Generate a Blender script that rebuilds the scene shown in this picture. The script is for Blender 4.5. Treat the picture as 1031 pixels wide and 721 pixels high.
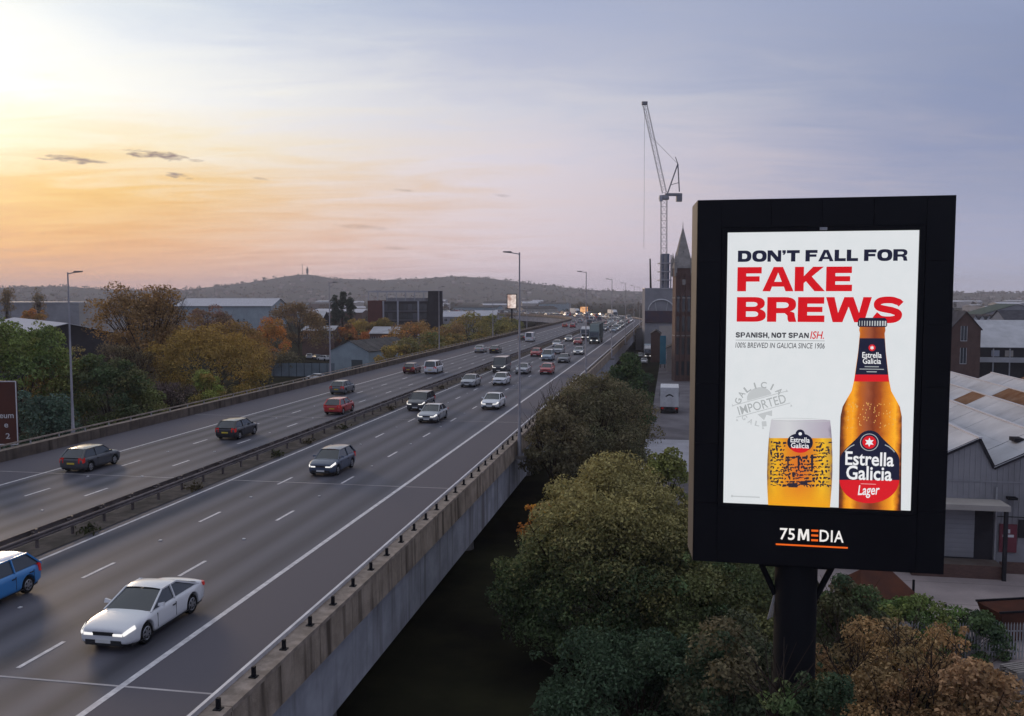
import bpy, bmesh, math, random
import numpy as np
from mathutils import Vector, Matrix
from mathutils.geometry import tessellate_polygon

for o in list(bpy.data.objects): bpy.data.objects.remove(o)
scene = bpy.context.scene
C = scene.collection
R = math.radians
random.seed(7); rng = np.random.default_rng(7)

def lin(c):
    return tuple((v/255/12.92 if v/255 <= .04045 else ((v/255+.055)/1.055)**2.4) for v in c)

# ------------------------------------------------------------------ camera
FPX, HY, CX, CY, CH = 900.0, 298.0, 515.5, 360.5, 18.2
PITCH = math.atan((CY-HY)/FPX)
cam_d = bpy.data.cameras.new('camera'); cam = bpy.data.objects.new('camera', cam_d); C.objects.link(cam)
cam.location = (0, 0, CH); cam.rotation_euler = (math.pi/2-PITCH, 0, 0)
cam_d.sensor_fit = 'HORIZONTAL'; cam_d.sensor_width = 36; cam_d.lens = 36*FPX/1031
cam_d.clip_start = .1; cam_d.clip_end = 20000
scene.camera = cam

# ------------------------------------------------------------------ sky and sun
SUN_AZ, SUN_EL = R(-34), R(9)          # measured from +Y towards +X
SD = Vector((math.sin(SUN_AZ)*math.cos(SUN_EL), math.cos(SUN_AZ)*math.cos(SUN_EL), math.sin(SUN_EL)))
world = bpy.data.worlds.new('World'); scene.world = world; world.use_nodes = True
nt = world.node_tree; nt.nodes.clear()
def N(t, tree=None, **kw):
    n = (tree or nt).nodes.new(t)
    for k, v in kw.items(): setattr(n, k, v)
    return n
def L(a, b, tree=None): (tree or nt).links.new(a, b)
def M_(op, a, b=None, c=None, tree=None, clamp=False):
    n = N('ShaderNodeMath', tree, operation=op, use_clamp=clamp)
    for i, v in enumerate((a, b, c)):
        if v is None: continue
        if isinstance(v, (int, float)): n.inputs[i].default_value = v
        else: L(v, n.inputs[i], tree)
    return n.outputs[0]
def ramp(fac, stops, tree=None, interp='LINEAR'):
    n = N('ShaderNodeValToRGB', tree); cr = n.color_ramp; cr.interpolation = interp
    while len(cr.elements) < len(stops): cr.elements.new(.5)
    for e, (p, c) in zip(cr.elements, stops): e.position = p; e.color = (*c[:3], 1)
    L(fac, n.inputs[0], tree); return n.outputs[0]
def mixc(f, a, b, tree=None, mode='MIX'):
    n = N('ShaderNodeMix', tree, data_type='RGBA', blend_type=mode)
    for s, v in ((n.inputs[0], f), (n.inputs[6], a), (n.inputs[7], b)):
        if isinstance(v, (int, float)): s.default_value = v
        elif isinstance(v, tuple): s.default_value = (*v[:3], 1)
        else: L(v, s, tree)
    return n.outputs[2]
tc = N('ShaderNodeTexCoord'); sx = N('ShaderNodeSeparateXYZ'); L(tc.outputs['Generated'], sx.inputs[0])
dx, dy, dz = sx.outputs
hl = M_('SQRT', M_('ADD', M_('MULTIPLY', dx, dx), M_('ADD', M_('MULTIPLY', dy, dy), 1e-6)))
cosA = M_('DIVIDE', M_('ADD', M_('MULTIPLY', dx, math.sin(SUN_AZ)), M_('MULTIPLY', dy, math.cos(SUN_AZ))), hl)
ang = M_('ARCCOSINE', M_('MINIMUM', M_('MAXIMUM', cosA, -.9999), .9999))
el = M_('MAXIMUM', dz, 0.0)
# the drift of thin cloud, on a plane high above
pz = M_('ADD', el, .10)
cv = N('ShaderNodeCombineXYZ'); L(M_('DIVIDE', dx, pz), cv.inputs[0]); L(M_('MULTIPLY', M_('DIVIDE', dy, pz), 2.6), cv.inputs[1])
ns = N('ShaderNodeTexNoise'); ns.inputs['Scale'].default_value = 1.5; ns.inputs['Detail'].default_value = 9; ns.inputs['Roughness'].default_value = .62; ns.inputs['Distortion'].default_value = .6
L(cv.outputs[0], ns.inputs['Vector'])
cl = M_('SUBTRACT', ns.outputs[0], .5)
elw = M_('ADD', el, M_('MULTIPLY', cl, .075))
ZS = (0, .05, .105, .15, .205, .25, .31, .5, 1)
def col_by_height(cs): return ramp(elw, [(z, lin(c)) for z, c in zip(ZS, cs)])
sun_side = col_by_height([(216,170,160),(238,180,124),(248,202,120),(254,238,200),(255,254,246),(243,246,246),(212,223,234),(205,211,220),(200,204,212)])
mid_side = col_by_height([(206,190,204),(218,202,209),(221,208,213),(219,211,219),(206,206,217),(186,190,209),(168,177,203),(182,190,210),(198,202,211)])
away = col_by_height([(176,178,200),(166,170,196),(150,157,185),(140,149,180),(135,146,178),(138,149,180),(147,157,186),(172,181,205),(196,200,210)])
wob = M_('ADD', ang, M_('MULTIPLY', cl, .35))
m1 = N('ShaderNodeMapRange', interpolation_type='SMOOTHSTEP'); L(wob, m1.inputs[0]); m1.inputs[1].default_value = R(4); m1.inputs[2].default_value = R(38)
m2 = N('ShaderNodeMapRange', interpolation_type='SMOOTHSTEP'); L(wob, m2.inputs[0]); m2.inputs[1].default_value = R(31); m2.inputs[2].default_value = R(66)
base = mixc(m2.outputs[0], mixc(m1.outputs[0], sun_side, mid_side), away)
# glow where the hidden sun stands
dn = N('ShaderNodeVectorMath', operation='DOT_PRODUCT'); L(tc.outputs['Generated'], dn.inputs[0])
gd = Vector((math.sin(R(-33))*math.cos(R(12)), math.cos(R(-33))*math.cos(R(12)), math.sin(R(12)))); dn.inputs[1].default_value = gd
glow = M_('POWER', M_('MAXIMUM', dn.outputs['Value'], 0.0), 200.0)
base = mixc(M_('MULTIPLY', glow, .6), base, (1.3, 1.25, 1.1))
base = mixc(1.0, base, N('ShaderNodeCombineColor').outputs[0], mode='MIX') if False else base
# streaks lighten and darken
strk = M_('ADD', 1.0, M_('MULTIPLY', cl, .26))
vm = N('ShaderNodeVectorMath', operation='SCALE'); L(base, vm.inputs[0]); L(strk, vm.inputs['Scale'])
base = vm.outputs[0]
# three small dark shreds of cloud
def shred(azd, eld, wa, we, amt, base):
    az = M_('ARCTAN2', dx, dy); e = M_('ARCTAN2', dz, hl)
    n2 = N('ShaderNodeTexNoise'); n2.inputs['Scale'].default_value = 70; n2.inputs['Detail'].default_value = 5
    mp = N('ShaderNodeMapping'); mp.inputs['Scale'].default_value = (1, 1, 4); L(tc.outputs['Generated'], mp.inputs[0]); L(mp.outputs[0], n2.inputs['Vector'])
    w = M_('MULTIPLY', M_('SUBTRACT', n2.outputs[0], .48), 3.6)
    a = M_('DIVIDE', M_('SUBTRACT', az, R(azd)), R(wa)); b = M_('DIVIDE', M_('SUBTRACT', e, R(eld)), R(we))
    b = M_('ADD', b, M_('MULTIPLY', a, .45))
    q = M_('SUBTRACT', 1.0, M_('ADD', M_('MULTIPLY', a, a), M_('ADD', M_('MULTIPLY', b, b), w)), clamp=True)
    return mixc(M_('MULTIPLY', q, amt), base, lin((150,132,130)))
for a in ((-21.3, 8.2, 2.3, .25, 1.0), (-26.0, 7.7, 1.9, .22, .9), (-20.2, 7.1, .9, .2, .9), (-15.6, 7.1, .5, .1, .4), (-6.8, 6.6, .8, .1, .35), (-9.5, 4.3, 1.8, .16, .3), (-.5, 6.3, .6, .1, .3), (-7.3, 3.0, .9, .12, .3)):
    base = shred(*a, base)
sky = N('ShaderNodeTexSky', sky_type='NISHITA', sun_disc=False, sun_elevation=SUN_EL, sun_rotation=SUN_AZ, altitude=100, air_density=1.0, dust_density=2.0, ozone_density=1.5)
sk = N('ShaderNodeVectorMath', operation='SCALE'); L(sky.outputs[0], sk.inputs[0]); sk.inputs['Scale'].default_value = .0015
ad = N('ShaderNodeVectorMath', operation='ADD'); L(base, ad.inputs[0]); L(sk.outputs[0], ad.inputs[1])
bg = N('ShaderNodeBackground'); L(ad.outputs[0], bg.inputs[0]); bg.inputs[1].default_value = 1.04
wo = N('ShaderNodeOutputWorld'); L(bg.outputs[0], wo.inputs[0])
world.cycles.sampling_method = 'MANUAL'; world.cycles.sample_map_resolution = 512

sl = bpy.data.lights.new('sun', 'SUN'); sl.energy = 1.5; sl.angle = R(14); sl.color = (1, .74, .5)
sun = bpy.data.objects.new('sun', sl); C.objects.link(sun); sun.rotation_euler = SD.to_track_quat('Z', 'Y').to_euler()

scene.view_settings.view_transform = 'Standard'; scene.view_settings.look = 'None'
scene.view_settings.exposure = 0; scene.view_settings.gamma = 1; scene.view_settings.use_curve_mapping = False
cy = scene.cycles
cy.use_denoising = True; cy.denoiser = 'OPENIMAGEDENOISE'; cy.max_bounces = 5; cy.diffuse_bounces = 3; cy.glossy_bounces = 3
cy.transmission_bounces = 4; cy.volume_bounces = 1; cy.transparent_max_bounces = 8; cy.caustics_reflective = False; cy.caustics_refractive = False
cy.use_adaptive_sampling = True; cy.adaptive_threshold = .02
scene.render.film_transparent = False

# ------------------------------------------------------------------ geometry from pixels
def ray(x, y):
    a = (x-CX)/FPX; b = (CY-y)/FPX
    return Vector((a, math.cos(PITCH)+b*math.sin(PITCH), -math.sin(PITCH)+b*math.cos(PITCH)))
def at(x, y, z):                      # the point at height z seen at a pixel
    r = ray(x, y); return Vector((0, 0, CH)) + r*((z-CH)/r.z)
def atY(x, y, Y):                     # the point at depth Y seen at a pixel
    r = ray(x, y); return Vector((0, 0, CH)) + r*(Y/r.y)
RZ = 7.0                              # road surface
TH = math.atan(159.5*math.cos(PITCH)/FPX)
DV = Vector((math.sin(TH), math.cos(TH), 0)); NV = Vector((math.cos(TH), -math.sin(TH), 0))
S0, RAD, U0, PHI = 395.0, 235.0, -27.5, R(98)
def P(s, u, z=RZ):
    if s <= S0: v = DV*s + NV*u
    else:
        ph = min((s-S0)/RAD, PHI); c = DV*S0 + NV*(U0-RAD)
        e = NV*math.cos(ph) + DV*math.sin(ph); t = DV*math.cos(ph) - NV*math.sin(ph)
        v = c + e*(RAD+u-U0) + t*max(0, s-S0-PHI*RAD)
    return Vector((v.x, v.y, z))
def heading(s):
    ph = 0 if s <= S0 else min((s-S0)/RAD, PHI)
    return math.pi/2 - TH + ph       # rotation about z of +x onto the road direction
def us(x, y, z=RZ):
    p = at(x, y, z); return p.dot(NV), p.dot(DV)

# ------------------------------------------------------------------ materials
MATS = {}
def mat(name, col, rough=.7, col2=None, scale=4.0, amt=.5, bump=0, metal=0, spec=None, coat=0, stretch=(1,1,1), detail=5, emis=None, es=0, streak=None, bscale=None, contrast=1.0):
    if name in MATS: return MATS[name]
    m = bpy.data.materials.new(name); m.use_nodes = True; t = m.node_tree
    b = t.nodes['Principled BSDF']; b.inputs['Roughness'].default_value = rough; b.inputs['Metallic'].default_value = metal
    b.inputs['Specular IOR Level'].default_value = spec if spec is not None else (0.0 if rough >= .7 else .15 if rough > .55 else .4); b.inputs['Coat Weight'].default_value = coat; b.inputs['Coat Roughness'].default_value = .08
    c = (*col, 1); b.inputs['Base Color'].default_value = c
    if col2 is not None or bump:
        g = N('ShaderNodeNewGeometry', t); mp = N('ShaderNodeMapping', t); mp.inputs['Scale'].default_value = stretch
        mp.inputs['Rotation'].default_value = (0, 0, TH)
        L(g.outputs['Position'], mp.inputs[0], t)
        n = N('ShaderNodeTexNoise', t); n.inputs['Scale'].default_value = scale; n.inputs['Detail'].default_value = detail; n.inputs['Roughness'].default_value = .6
        L(mp.outputs[0], n.inputs['Vector'], t)
        f = M_('ADD', M_('MULTIPLY', M_('SUBTRACT', n.outputs[0], .5, tree=t), 3.6*contrast, tree=t), amt, tree=t, clamp=True)
        oc = None
        if col2 is not None: oc = mixc(f, tuple(col), tuple(col2), t)
        if streak is not None:           # rain streaks and stains down walls
            n2 = N('ShaderNodeTexNoise', t); n2.inputs['Scale'].default_value = streak[0]; n2.inputs['Detail'].default_value = 6
            mp2 = N('ShaderNodeMapping', t); mp2.inputs['Scale'].default_value = (1, 1, .07); L(g.outputs['Position'], mp2.inputs[0], t); L(mp2.outputs[0], n2.inputs['Vector'], t)
            oc = mixc(M_('MULTIPLY', M_('SUBTRACT', n2.outputs[0], .50, tree=t), 8*streak[1], tree=t, clamp=True), oc if oc else tuple(col), tuple(streak[2]), t)
        if oc is not None: L(oc, b.inputs['Base Color'], t)
        if bump:
            n3 = N('ShaderNodeTexNoise', t); n3.inputs['Scale'].default_value = bscale or scale*6; n3.inputs['Detail'].default_value = 4
            L(g.outputs['Position'], n3.inputs['Vector'], t)
            bp = N('ShaderNodeBump', t); bp.inputs['Strength'].default_value = bump; bp.inputs['Distance'].default_value = .05
            L(n3.outputs[0], bp.inputs['Height'], t); L(bp.outputs[0], b.inputs['Normal'], t)
    if emis is not None:
        b.inputs['Emission Color'].default_value = (*emis, 1); b.inputs['Emission Strength'].default_value = es
    MATS[name] = m; return m
def emat(name, col, s=1.0):
    return mat(name, (.01, .01, .01), .5, emis=col, es=s, spec=.2)

# leaves take their colour from the crown's own colour layer
LEAF = bpy.data.materials.new('leaf'); LEAF.use_nodes = True; t_ = LEAF.node_tree; b_ = t_.nodes['Principled BSDF']
at_ = N('ShaderNodeAttribute', t_, attribute_name='col'); L(at_.outputs['Color'], b_.inputs['Base Color'], t_)
b_.inputs['Roughness'].default_value = .65; b_.inputs['Specular IOR Level'].default_value = .08
tr_ = N('ShaderNodeBsdfTranslucent', t_); L(at_.outputs['Color'], tr_.inputs[0], t_)
mx_ = N('ShaderNodeMixShader', t_); mx_.inputs[0].default_value = .22; L(b_.outputs[0], mx_.inputs[1], t_); L(tr_.outputs[0], mx_.inputs[2], t_)
L(mx_.outputs[0], t_.nodes['Material Output'].inputs[0], t_)

# asphalt: lanes worn along the wheel tracks
def asphalt(name, c1, c2, c3, rough=.62):
    m = bpy.data.materials.new(name); m.use_nodes = True; t = m.node_tree; b = t.nodes['Principled BSDF']
    g = N('ShaderNodeNewGeometry', t)
    vr = N('ShaderNodeMapping', t); vr.inputs['Rotation'].default_value = (0, 0, TH); L(g.outputs['Position'], vr.inputs[0], t)
    m1 = N('ShaderNodeMapping', t); m1.inputs['Scale'].default_value = (.55, .012, .55); L(vr.outputs[0], m1.inputs[0], t)
    n1 = N('ShaderNodeTexNoise', t); n1.inputs['Scale'].default_value = 1.6; n1.inputs['Detail'].default_value = 6; L(m1.outputs[0], n1.inputs['Vector'], t)
    n2 = N('ShaderNodeTexNoise', t); n2.inputs['Scale'].default_value = .25; n2.inputs['Detail'].default_value = 8; n2.inputs['Roughness'].default_value = .7; L(g.outputs['Position'], n2.inputs['Vector'], t)
    n3 = N('ShaderNodeTexNoise', t); n3.inputs['Scale'].default_value = 9; n3.inputs['Detail'].default_value = 5; n3.inputs['Roughness'].default_value = .8; L(g.outputs['Position'], n3.inputs['Vector'], t)
    c = mixc(M_('MULTIPLY', M_('SUBTRACT', n1.outputs[0], .35), 3, tree=t, clamp=True), c1, c2, t)
    c = mixc(M_('MULTIPLY', M_('SUBTRACT', n2.outputs[0], .45), 2.5, tree=t, clamp=True), c, c3, t)
    c = mixc(M_('MULTIPLY', M_('SUBTRACT', n3.outputs[0], .5), 1.6, tree=t, clamp=True), c, tuple(min(1, v*1.9) for v in c1), t)
    if name == 'asphalt':        # two darker wheel tracks polished into every lane, and oil down the middle
        sp_ = N('ShaderNodeSeparateXYZ', t); L(vr.outputs[0], sp_.inputs[0], t); uu = sp_.outputs[0]
        rgt = M_('DIVIDE', M_('ADD', uu, 15.4, tree=t), 3.62, tree=t); lft = M_('DIVIDE', M_('ADD', uu, 28.85, tree=t), 3.38, tree=t)
        isr = M_('GREATER_THAN', uu, -27.6, tree=t); ph_ = M_('ADD', M_('MULTIPLY', isr, rgt, tree=t), M_('MULTIPLY', M_('SUBTRACT', 1.0, isr, tree=t), lft, tree=t), tree=t)
        trk = M_('ADD', .5, M_('MULTIPLY', M_('COSINE', M_('MULTIPLY', M_('SUBTRACT', ph_, .25, tree=t), 4*math.pi, tree=t), tree=t), .5, tree=t), tree=t)
        c = mixc(M_('MULTIPLY', M_('MULTIPLY', trk, n1.outputs[0], tree=t), 1.05, tree=t, clamp=True), c, tuple(v*.55 for v in c2), t)
    L(c, b.inputs['Base Color'], t); b.inputs['Roughness'].default_value = rough; b.inputs['Specular IOR Level'].default_value = .12
    bp = N('ShaderNodeBump', t); bp.inputs['Strength'].default_value = .25; bp.inputs['Distance'].default_value = .02
    n4 = N('ShaderNodeTexNoise', t); n4.inputs['Scale'].default_value = 30; L(g.outputs['Position'], n4.inputs['Vector'], t); L(n4.outputs[0], bp.inputs['Height'], t); L(bp.outputs[0], b.inputs['Normal'], t)
    return m
M_ASPH = asphalt('asphalt', (.062,.061,.074), (.040,.040,.050), (.068,.067,.080))
M_SHLD = asphalt('shoulder_asphalt', (.062,.057,.066), (.049,.045,.053), (.069,.063,.072), .8)
M_LINE = mat('road_paint', (.70,.68,.69), .6, (.46,.44,.46), 3, .6)
M_JOINT = mat('joint', (.30,.27,.27), .8, (.48,.45,.45), .35, .6)
M_MED = mat('median_ground', (.14,.12,.11), .9, (.08,.072,.064), 1.2, .6, bump=.4)
M_CONC = mat('parapet_concrete', (.37,.30,.245), .85, (.25,.20,.16), 1.1, .5, bump=.3, streak=(1.9, .65, (.10,.078,.064)), bscale=9)
M_COPE = mat('coping_concrete', (.37,.305,.26), .85, (.22,.18,.15), 2.0, .6, bump=.3, bscale=11)
M_GIRD = mat('girder_steel_paint', (.36,.36,.40), .72, (.27,.27,.30), .8, .5, streak=(1.4, .6, (.17,.16,.17)))
M_CONC2 = mat('pier_concrete', (.2,.19,.18), .9, (.13,.12,.115), .7, .5, streak=(1, .4, (.07,.06,.055)))
M_GALV = mat('galvanised', (.42,.42,.44), .45, (.32,.31,.33), 2, .5, metal=.5)
M_RAILW = mat('pale_rail', (.6,.59,.62), .4, (.45,.44,.47), 2, .5, metal=.3)
M_DKSTEEL = mat('dark_steel', (.010,.010,.013), .6, spec=.1)
M_BARR = mat('weathered_barrier', (.14,.115,.115), .55, (.075,.06,.06), 1.2, .5, metal=.35)
M_LAMP = mat('lamp_column_steel', (.36,.35,.38), .5, (.28,.27,.3), 1, .5, metal=.4)
M_LAMPD = mat('lamp_head_grey', (.12,.12,.13), .5)
M_BARK = mat('bark', (.07,.052,.042), .9, (.04,.03,.025), 3, .5)
M_BLACK = mat('cabinet_black', (.0065,.0065,.0095), .5, (.009,.009,.0125), .6, .5, spec=.15)
M_BEIGE = mat('cabinet_side', (.105,.095,.088), .6, (.075,.068,.063), .5, .5)
M_GLASS = mat('car_glass', (.030,.038,.046), .07, spec=.8)
M_TYRE = mat('tyre', (.018,.018,.019), .85)
M_RIM = mat('rim', (.4,.4,.42), .35, metal=.8)
M_TRIM = mat('black_trim', (.02,.02,.022), .5)
M_HEADL = mat('headlight_lit', (.8,.8,.8), .15, emis=(1,.95,.86), es=.85)
M_HEADO = mat('headlight_off', (.16,.17,.19), .1, spec=.7)
M_TAIL = mat('tail_light', (.25,.01,.01), .2, emis=(1,.04,.03), es=.12)
M_PLATEW = mat('plate_white', (.6,.6,.58), .5); M_PLATEY = mat('plate_yellow', (.6,.45,.05), .5)
M_WIN = mat('window_dark', (.03,.034,.042), .12, (.06,.065,.075), .4, .5, spec=.6)
M_WINL = mat('window_pale', (.3,.32,.38), .2, spec=.5)
M_WHITEP = mat('white_paint', (.62,.62,.64), .5, (.5,.49,.51), 1.2, .5)
PAINT = {}
for k, c in dict(white=(.66,.665,.69), silver=(.36,.37,.39), grey=(.13,.135,.145), dark_grey=(.05,.052,.06), black=(.016,.016,.02), dark_blue=(.055,.075,.12), blue=(.03,.2,.5), red=(.42,.035,.035), dark_red=(.16,.02,.025), pale_blue=(.33,.4,.47), green_grey=(.1,.14,.14), maroon=(.1,.025,.03)).items():
    PAINT[k] = mat('paint_'+k, c, .32, spec=.5, coat=.6, metal=.25 if k in ('silver','grey','pale_blue') else 0)

# ------------------------------------------------------------------ mesh helpers
class MB:
    def __init__(s): s.v = []; s.f = []
    def add(s, vs, fs):
        k = len(s.v); s.v += [tuple(v) for v in vs]; s.f += [tuple(i+k for i in f) for f in fs]; return s
    def box(s, x0, x1, y0, y1, z0, z1):
        return s.add([(x0,y0,z0),(x1,y0,z0),(x1,y1,z0),(x0,y1,z0),(x0,y0,z1),(x1,y0,z1),(x1,y1,z1),(x0,y1,z1)],
                     [(0,3,2,1),(4,5,6,7),(0,1,5,4),(1,2,6,5),(2,3,7,6),(3,0,4,7)])
    def hexa(s, p): return s.add(p, [(0,3,2,1),(4,5,6,7),(0,1,5,4),(1,2,6,5),(2,3,7,6),(3,0,4,7)])
    def bar(s, a, b, w, h=None, up=(0,0,1)):            # square bar from a to b
        a, b = Vector(a), Vector(b); h = h or w; d = (b-a).normalized(); u = Vector(up)
        if abs(d.dot(u)) > .98: u = Vector((1,0,0))
        x = d.cross(u).normalized(); y = x.cross(d).normalized(); p = []
        for q in (a, b):
            for i, j in ((-1,-1),(1,-1),(1,1),(-1,1)): p.append(q + x*(i*w/2) + y*(j*h/2))
        return s.add(p, [(0,3,2,1),(4,5,6,7),(0,1,5,4),(1,2,6,5),(2,3,7,6),(3,0,4,7)])
    def tube(s, pts, rad, n=8):
        pts = [Vector(p) for p in pts]; rad = rad if isinstance(rad, (list, tuple)) else [rad]*len(pts); k = len(s.v)
        for i, p in enumerate(pts):
            d = (pts[min(i+1, len(pts)-1)] - pts[max(i-1, 0)]).normalized()
            u = Vector((1,0,0)) if abs(d.z) > .7 else Vector((0,0,1))
            x = d.cross(u).normalized(); y = x.cross(d)
            for j in range(n):
                a = 2*math.pi*j/n; s.v.append(tuple(p + (x*math.cos(a) + y*math.sin(a))*rad[i]))
        for i in range(len(pts)-1):
            for j in range(n):
                s.f.append((k+i*n+j, k+i*n+(j+1) % n, k+(i+1)*n+(j+1) % n, k+(i+1)*n+j))
        s.f.append(tuple(k+j for j in range(n))[::-1]); s.f.append(tuple(k+(len(pts)-1)*n+j for j in range(n))); return s
    def lathe(s, prof, n=20, axis='z', c=(0,0,0)):      # prof: (r, h)
        k = len(s.v)
        for r, h in prof:
            for j in range(n):
                a = 2*math.pi*j/n; x, y = r*math.cos(a), r*math.sin(a)
                s.v.append((c[0]+x, c[1]+y, c[2]+h) if axis == 'z' else (c[0]+x, c[1]+h, c[2]+y))
        for i in range(len(prof)-1):
            for j in range(n): s.f.append((k+i*n+j, k+i*n+(j+1) % n, k+(i+1)*n+(j+1) % n, k+(i+1)*n+j))
        return s
    def prism(s, poly, z0, z1):                         # poly (x,y) convex or not
        n = len(poly)
        return s.add([(x,y,z0) for x,y in poly]+[(x,y,z1) for x,y in poly],
                     [tuple(range(n))[::-1], tuple(range(n,2*n))]+[(i,(i+1)%n,(i+1)%n+n,i+n) for i in range(n)])
    def mesh(s, name, m=None, smooth=None):
        me = bpy.data.meshes.new(name); me.from_pydata(s.v, [], s.f); me.update()
        if m: me.materials.append(m)
        if smooth is not None:
            me.shade_smooth(); me.set_sharp_from_angle(angle=R(smooth))
        return me
def put(name, me, parent=None, loc=None, rz=None):
    o = bpy.data.objects.new(name, me); C.objects.link(o)
    if parent: o.parent = parent
    if loc is not None: o.location = loc
    if rz is not None: o.rotation_euler = (0, 0, rz)
    return o
def tag(o, label=None, cat=None, group=None, kind=None):
    if label: o['label'] = label
    if cat: o['category'] = cat
    if group: o['group'] = group
    if kind: o['kind'] = kind
    return o
def thing(name, label, cat, loc=(0,0,0), rz=0, group=None):
    o = bpy.data.objects.new(name, None); C.objects.link(o); o.location = loc; o.rotation_euler = (0,0,rz)
    o.empty_display_size = .5
    return tag(o, label, cat, group)
def stations(s0, s1, step=10, astep=6):
    out = []; s = s0
    while s < s1:
        out.append(s); s += step if s < S0-step else astep
    out.append(s1); return out
def sweep(mb, prof, s0, s1, closed=True, step=10):      # prof: (u, z) loop carried along the road
    ss = stations(s0, s1, step); n = len(prof); k = len(mb.v)
    for s in ss:
        for u, z in prof: mb.v.append(tuple(P(s, u, z)))
    for i in range(len(ss)-1):
        for j in range(n if closed else n-1):
            a, b = k+i*n+j, k+i*n+(j+1) % n; mb.f.append((a, b, b+n, a+n))
    if closed:
        mb.f.append(tuple(k+j for j in range(n))[::-1]); mb.f.append(tuple(k+(len(ss)-1)*n+j for j in range(n)))
    return mb

SEND = 1150
# ------------------------------------------------------------------ ground, terrain, streets
M_GROUND = mat('scrub_ground', (.036,.036,.02), .95, (.014,.013,.010), .12, .6, bump=.5, detail=9)
g = MB().add([(-4200,-250,0),(4200,-250,0),(4200,4200,0),(-4200,4200,0)], [(0,1,2,3)])
tag(put('ground', g.mesh('ground', M_GROUND)), kind='structure')

M_YARD = mat('yard_concrete', (.40,.335,.325), .85, (.26,.22,.22), .18, .6, bump=.2, detail=9, bscale=4)
M_YARDD = mat('yard_stained', (.12,.105,.10), .8, (.2,.17,.165), .3, .6, detail=8)
M_STREET = mat('street_asphalt', (.20,.185,.20), .8, (.13,.12,.13), .2, .6, detail=9)
M_PALE = mat('pale_concrete', (.46,.45,.50), .8, (.36,.355,.39), .3, .5, detail=8)
def strip(u0, u1, s0, s1, z): return [tuple(P(s0,u0,z)), tuple(P(s0,u1,z)), tuple(P(s1,u1,z)), tuple(P(s1,u0,z))]
tag(put('street', MB().add(strip(-2.6, 4.6, 60, 392, .03), [(0,1,2,3)]).mesh('street', M_STREET)), kind='structure')
tag(put('forecourt', MB().add(strip(-2.9, 3.2, 93, 114, .05), [(0,1,2,3)]).mesh('forecourt', M_PALE)), kind='structure')
yard = tag(put('yard', MB().add(strip(9.5, 75, 45, 72, .03), [(0,1,2,3)]).mesh('yard', M_YARD)), kind='structure')
for i in range(6):   # slab joints of the yard
    put('slab_joint', MB().add(strip(9.5, 75, 47+i*4.2, 47.05+i*4.2, .036), [(0,1,2,3)]).mesh('slab_joint', M_YARDD), yard)

# hills
prof = np.array([(-1500,293),(-900,291),(-600,292),(-300,289),(0,290),(60,289),(120,292),(180,292),(230,287),(270,281.5),(300,277.5),(315,277.5),(335,281),(380,283),(420,281),(455,278),(490,279),(530,284),(570,289.5),(600,292.5),(640,294),(700,296),(800,295),(963,296),(1031,295),(1300,292),(1700,294),(2600,293)], float)
def hillmesh():
    na, nd = 420, 26; v = []; f = []
    nz = np.cumsum(rng.normal(0, .25, na)); nz -= np.convolve(nz, np.ones(25)/25, 'same')
    for i in range(na):
        px = -1500 + 4100*i/(na-1); az = math.atan((px-CX)/FPX)
        hy = np.interp(px, prof[:,0], prof[:,1]) + nz[i]*.5
        for j in range(nd):
            t = j/(nd-1); D = 2150+1450*t
            top = CH + (HY-hy)/FPX*3250*math.cos(az)
            sh = (3*t**2-2*t**3) if t < .76 else (3*.76**2-2*.76**3) - .2*(t-.76)
            hgt = top*min(1, sh/.855)*1.0
            hgt += 3.0*math.sin(px*.021+t*9)*math.sin(t*math.pi) + rng.normal(0, .5)
            if j == 0: hgt = -1.5
            v.append((D*math.sin(az), D*math.cos(az), hgt))
    for i in range(na-1):
        for j in range(nd-1):
            a = i*nd+j; f.append((a, a+nd, a+nd+1, a+1))
    return np.array(v), f, na, nd
HV, HF, HNA, HND = hillmesh()
hm = bpy.data.meshes.new('hills'); hm.from_pydata(HV.tolist(), [], HF); hm.update(); hm.shade_smooth()
hm.materials.append(mat('hill_fields', (.05,.056,.045), .95, (.078,.07,.056), .012, .7, detail=10))
tag(put('hills', hm), kind='structure')

# ------------------------------------------------------------------ leaf crowns (numpy)
def leafmesh(name, pos, size, cols, outward=None, aspect=.6):
    n = len(pos); r = rng.normal(size=(n,3)); 
    if outward is not None: r = r*.9 + outward*.8 + np.array([0,0,.45])
    nn = r/np.linalg.norm(r, axis=1, keepdims=True)
    a = np.cross(nn, rng.normal(size=(n,3))); a /= np.linalg.norm(a, axis=1, keepdims=True)+1e-9
    b = np.cross(nn, a); sz = (size*(.5+1.0*rng.random(n)))[:,None] if np.isscalar(size) else size[:,None]
    v = np.stack([pos-a*sz*.5, pos+b*sz*aspect*.5+nn*sz*.08, pos+a*sz*.5, pos-b*sz*aspect*.5+nn*sz*.08], 1).reshape(-1,3)
    me = bpy.data.meshes.new(name); me.vertices.add(n*4); me.vertices.foreach_set('co', v.ravel().astype(np.float32))
    me.loops.add(n*4); me.loops.foreach_set('vertex_index', np.arange(n*4, dtype=np.int32))
    me.polygons.add(n); me.polygons.foreach_set('loop_start', np.arange(0, n*4, 4, dtype=np.int32)); me.polygons.foreach_set('loop_total', np.full(n, 4, np.int32))
    ca = me.attributes.new('col', 'FLOAT_COLOR', 'POINT')
    c4 = np.ones((n*4, 4), np.float32); c4[:,:3] = np.repeat(cols, 4, axis=0); ca.data.foreach_set('color', c4.ravel())
    me.update(); me.materials.append(LEAF); return me
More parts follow.
